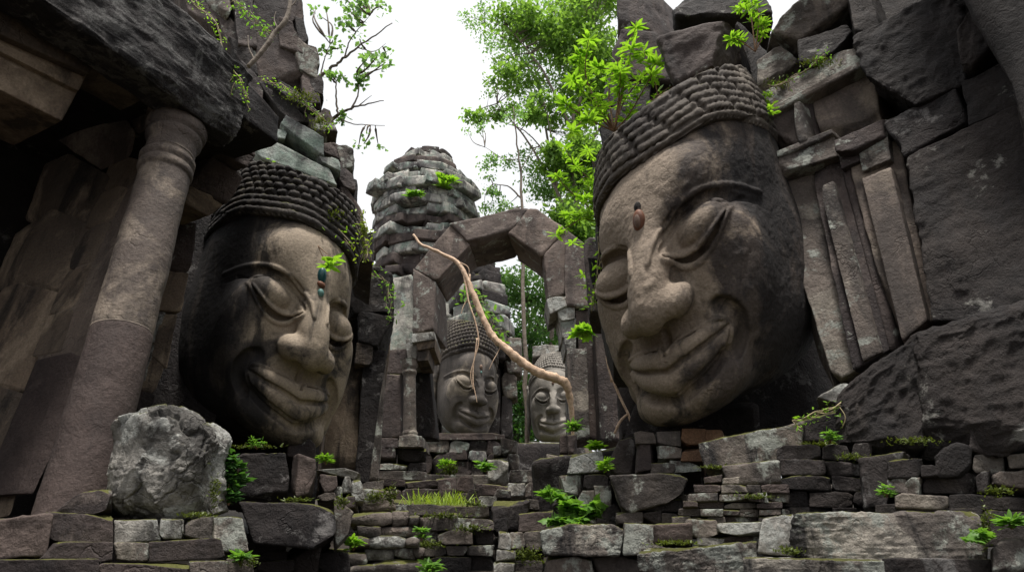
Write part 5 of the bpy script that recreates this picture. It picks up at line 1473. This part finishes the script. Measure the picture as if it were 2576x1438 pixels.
for k, pp in enumerate([[(1510, 640, 6.8), (1508, 760, 6.8), (1524, 860, 6.8), (1530, 920, 6.8), (1556, 990, 6.7), (1580, 1040, 6.6), (1590, 1076, 6.6)], [(1500, 700, 6.9), (1516, 800, 6.9), (1534, 900, 6.9), (1538, 960, 6.9)], [(1580, 1040, 6.6), (1560, 1060, 6.6), (1546, 1090, 6.6)], [(1586, 1050, 6.6), (1602, 1064, 6.6), (1590, 1086, 6.6)]]):
    A = Acc(); root_strand(A, pp, [.012, .014, .016, .012], 8, k); A.build('rootlet', M_ROOT, t)
t = thing('bare_branch', 'pale bare branch rising over the left entablature to the top edge', 'branch', (0, 0, 0))
A = Acc(); root_strand(A, [(624, 168, 4.3), (650, 140, 4.3), (676, 108, 4.3), (690, 84, 4.3), (716, 56, 4.3), (728, 20, 4.3), (732, -30, 4.3)], [.020, .022, .024, .022, .024, .020, .018], 10); A.build('limb', M_BARK, t)
for pp in [[(700, 76, 4.3), (690, 50, 4.3), (694, 30, 4.3)], [(640, 150, 4.3), (626, 120, 4.3), (624, 90, 4.3)], [(728, 20, 4.3), (742, 6, 4.3), (750, -10, 4.3)]]:
    A = Acc(); root_strand(A, pp, [.008, .006, .004], 6); A.build('twig', M_BARK, t)

# ------------------------------------------------------------------ bright plants on the largest face's tower
D5 = 4.25
t = sprig('sapling', 'bright lime green sapling on the tower edge left of the brick hair', 'sapling', at(1545, 330, 4.7),
      A3((1480, 100, D5), (1600, 70, D5), (1620, 130, D5), (1440, 200, D5), (1420, 260, D5), (1480, 300, D5), (1650, 160, D5), (1560, 180, D5), (1500, 170, D5), (1440, 330, D5), (1590, 120, D5), (1640, 190, D5), (1460, 140, 4.4)), L_LIME, .115, 'lance', 8, .010, 41, dens=5)
sprig('sapling', 'bright lime leaves growing at the top edge over the jutting slab block', 'sapling', at(1900, 130, 4.0), A3((1860, 20, 4.0), (1890, 8, 3.95), (1840, 96, 3.95), (1916, 60, 3.95)), L_LIME, .09, 'lance', 7, .007, 42, dens=4)
sprig('sapling', 'lime green shoots low on the tower edge level with the right eyes', 'sapling', at(1530, 560, 5.6), A3((1420, 370, 5.3), (1450, 420, 5.3), (1400, 440, 5.3), (1470, 500, 5.3), (1430, 540, 5.3), (1400, 590, 5.3), (1480, 380, 5.3), (1500, 460, 5.3)), L_LIME, .11, 'lance', 7, .008, 43, dens=4)
sprig('sapling', 'small lime shoots hanging by the right arch pillar', 'sapling', at(1510, 700, 8.5), A3((1466, 690, 8.4), (1480, 720, 8.4), (1440, 610, 8.4), (1500, 650, 8.4)), L_LIME, .16, 'lance', 6, .007, 44, dens=1)
sprig('sapling', 'small star shaped plant on the right arch pillar capital', 'sapling', at(1466, 850, 10.4), A3((1470, 826, 10.2), (1456, 834, 10.2), (1484, 838, 10.2)), L_LIME, .24, 'lobed', 6, .006, 45, dens=1)
sprig('shoot', 'small lime sprig beside the forehead jewel of the left face', 'plant', at(800, 618, 5.05), A3((838, 650, 4.95), (826, 668, 4.95)), L_LIME, .13, 'oval', 8, .005, 46, dens=0)
sprig('shoot', 'dark green rosette on the hair of the left face', 'plant', at(726, 470, 5.6), A3((730, 462, 5.45), (738, 480, 5.45), (700, 486, 5.5)), L_MID, .11, 'oval', 7, .004, 47, dens=1)
sprig('shoot', 'tiny plant on the brick hair of the largest face', 'plant', at(1740, 300, 4.25), A3((1752, 296, 4.1), (1740, 304, 4.1)), L_MID, .05, 'lance', 6, .003, 48, dens=1)
sprig('shoot', 'small lime sprig on the frieze of the right portico', 'plant', at(1950, 250, 4.1), A3((1936, 270, 4.05), (1944, 284, 4.05), (1926, 240, 4.1)), L_LIME, .06, 'oval', 6, .003, 49, dens=1)
sprig('shrub', 'leafy green shrub beside the steps right of centre', 'shrub', at(1440, 1330, 4.85), A3((1400, 1250, 4.75), (1430, 1270, 4.7), (1460, 1280, 4.7), (1390, 1310, 4.7), (1420, 1310, 4.65), (1450, 1310, 4.65), (1480, 1300, 4.7), (1430, 1326, 4.6), (1380, 1240, 4.8), (1494, 1270, 4.7)), L_MID, .11, 'lobed', 6, .006, 50, dens=3)
sprig('shrub', 'leafy plant in the gap beside the round lichen boulder', 'shrub', at(575, 1270, 3.5), A3((560, 1130, 3.5), (580, 1150, 3.5), (570, 1180, 3.5), (590, 1200, 3.5), (560, 1220, 3.5), (580, 1240, 3.5), (556, 1260, 3.5), (600, 1170, 3.5)), L_DEEP, .07, 'lobed', 5, .004, 51, dens=3)
sprig('fern', 'bright yellow green plant growing on the pale ruined tower', 'plant', at(1120, 470, 20), A3((1110, 452, 19.9), (1126, 448, 19.9), (1140, 456, 19.9), (1116, 468, 19.9)), L_LIME, .42, 'lance', 7, .01, 52, dens=2)
sprig('fern', 'green tuft on the middle tier of the pale ruined tower', 'plant', at(1046, 500, 19.8), A3((1040, 484, 19.7), (1056, 488, 19.7), (1030, 490, 19.7)), L_MID, .30, 'lance', 8, .01, 53, dens=3)
for i, (px, py, Y, s, lb) in enumerate([(1120, 1180, 13.4, .2, 'green tuft in the recess of the dark head plinth'), (1226, 1186, 9.4, .18, 'small plant left of the upright pale lichen block'), (1524, 1180, 4.7, .09, 'small star leafed plant on the pale broken boulder'),
     (1500, 1130, 5.2, .08, 'thin lime shoot above the pale broken boulder'), (1440, 1080, 10.5, .22, 'lime leaves at the foot of the right arch pillar'), (820, 1160, 5.4, .09, 'lime seedling on the terrace corner below the left face'), (646, 1122, 4.4, .045, 'tiny plant on the pale terrace edge under the left face'),
     (2546, 1322, 2.6, .07, 'single star leafed plant at the right edge'), (2474, 1360, 2.6, .05, 'small plant at the end of the long stained slab'), (1082, 1440, 4.2, .10, 'leaf cluster at the bottom centre edge'), (890, 1376, 4.2, .08, 'small plant at the left of the rubble wall'),
     (2090, 1106, 3.6, .05, 'creeping weeds above the dark eroded brick wall'), (2230, 1240, 3.1, .04, 'yellow green weed among the right rubble'), (606, 1412, 2.75, .05, 'mossy weeds at the bottom left of the steps'), (1060, 1352, 4.2, .06, 'small fern on the rubble wall side')]):
    sprig('weed', lb, 'plant', at(px, py + 8, Y), [at(px + random.uniform(-14, 14), py - random.uniform(0, 22), Y - .06) for _ in range(4)], random.choice([L_LIME, L_MID, L_MID]), s * .8, random.choice(['oval', 'lobed', 'lance']), 4, .003, 60 + i, dens=2)
# grass along the ledge
A = Acc(); rg = np.random.default_rng(9)
n = 260
xs = np.concatenate([rg.normal(1085, 35, n // 2), rg.normal(1130, 40, n // 2)])
pos = np.array([at(x, 1270, 6.05 + rg.uniform(0, .3)) for x in np.clip(xs, 1000, 1225)])
d = rg.normal(0, .45, (n, 3)); d[:, 2] = 1
scatter_leaves(A, pos, d, rg.uniform(.06, .17, n), LEAF['blade'], rg)
tag(A.build('grass', L_GRASS, smooth=False), 'yellow green grass along the stair ledge', 'grass', kind='stuff')
# creepers
creeper('creeper', 'creeper trailing along the upper edge of the left dark beam', A3((480, 0, 3.75), (540, 60, 3.8), (570, 150, 3.85), (600, 200, 3.85), (618, 250, 3.9)), L_LIME, .03, 130, .025, 71)
creeper('creeper', 'creeper on the slabs of the upper left tower', A3((590, 0, 5.4), (640, 50, 5.5), (690, 90, 5.6)), L_MID, .06, 90, .06, 72)
creeper('creeper', 'mossy creeper on the edge of the big dark tower slab', A3((660, 200, 6.1), (720, 222, 6.1), (780, 270, 6.15), (830, 320, 6.2)), L_LIME, .04, 110, .03, 73)
creeper('creeper', 'creeper spreading over the knobbed hair of the left face', A3((690, 440, 5.65), (740, 460, 5.6), (790, 500, 5.6), (830, 550, 5.55), (880, 620, 5.5)), L_LIME, .05, 120, .06, 74)
creeper('creeper', 'mossy creeper at the right edge of the left face hair', A3((912, 540, 5.7), (918, 590, 5.65), (914, 650, 5.6)), L_GRASS, .05, 70, .05, 75)
creeper('creeper', 'creeper hanging over the dark cornice right of the left face', A3((900, 660, 7.8), (940, 690, 7.8), (980, 720, 7.8), (984, 800, 7.8)), L_MID, .07, 80, .07, 76)
creeper('creeper', 'creeper on the mossy cornice of the right portico', A3((1930, 220, 4.1), (1990, 200, 4.0), (2040, 170, 3.95), (2080, 130, 3.85)), L_MID, .03, 70, .02, 77)
creeper('creeper', 'dry creeper under the jutting slab block above the brick hair', A3((1640, 250, 4.4), (1700, 220, 4.35), (1760, 200, 4.35), (1800, 180, 4.3)), L_MID, .04, 30, .03, 78, stem_mat=M_TWIG)
creeper('creeper', 'leafy creeper on the masonry above the dark head', A3((1170, 730, 16.6), (1210, 760, 16.5), (1240, 820, 16.4), (1262, 850, 16.4)), L_MID, .22, 130, .2, 79)
creeper('creeper', 'thin creeper down the dark edge left of the largest face', A3((1506, 600, 5.4), (1500, 700, 5.5), (1490, 780, 5.6)), L_LIME, .07, 50, .05, 80)
creeper('creeper', 'green creeper on the ledge beside the big rough rock', A3((2000, 1058, 3.6), (2060, 1040, 3.6), (2110, 1020, 3.6)), L_LIME, .03, 60, .02, 81)

# moss cushions along the edges of the stones
A = Acc(); rg = np.random.default_rng(21)
for px, py, Y, w, h in [(950, 1250, 5.15, 34, 16), (986, 1250, 5.15, 12, 24), (748, 1258, 3.66, 40, 5), (860, 1264, 3.7, 16, 16), (540, 1240, 3.2, 12, 40), (500, 1296, 3.02, 40, 6), (2070, 1118, 3.7, 50, 5), (2300, 1110, 3.25, 60, 10), (2510, 1236, 3.15, 40, 12),
                     (2480, 1330, 2.66, 14, 50), (620, 1412, 2.72, 30, 14), (1120, 1298, 4.66, 60, 8), (1180, 1330, 4.62, 40, 10), (1330, 1400, 4.6, 40, 22), (1080, 1372, 4.6, 40, 10), (1700, 1366, 3.0, 60, 5), (1985, 1386, 2.6, 30, 10), (1900, 1250, 3.4, 40, 6), (2140, 1150, 3.5, 30, 8),
                     (1190, 1270, 5.96, 30, 6), (1130, 1184, 13.2, 22, 14), (1000, 430, 21.4, 20, 6), (1090, 480, 20.5, 30, 6), (760, 246, 6.1, 40, 16), (808, 310, 6.1, 24, 20), (915, 600, 5.6, 8, 50), (1960, 212, 4.15, 40, 12), (2060, 160, 3.95, 50, 16), (1800, 1176, 3.6, 40, 4), (640, 1124, 4.42, 60, 4), (730, 470, 5.5, 70, 14), (810, 540, 5.4, 50, 14)]:
    k = int(90 + w * h * .25)
    xs, ys = rg.normal(px, w * .5, k), rg.normal(py, h * .5, k)
    pos = np.array([at(x, y, Y - rg.uniform(0, .03)) for x, y in zip(xs, ys)])
    d = rg.normal(0, 1, (k, 3)); d[:, 2] = np.abs(d[:, 2]) + .2; d[:, 1] -= .4
    scatter_leaves(A, pos, d, Y * rg.uniform(.0025, .0075, k), LEAF['oval'], rg)
tag(A.build('moss', L_MOSS, smooth=False), 'olive green moss cushions along the stone edges', 'moss', kind='stuff')
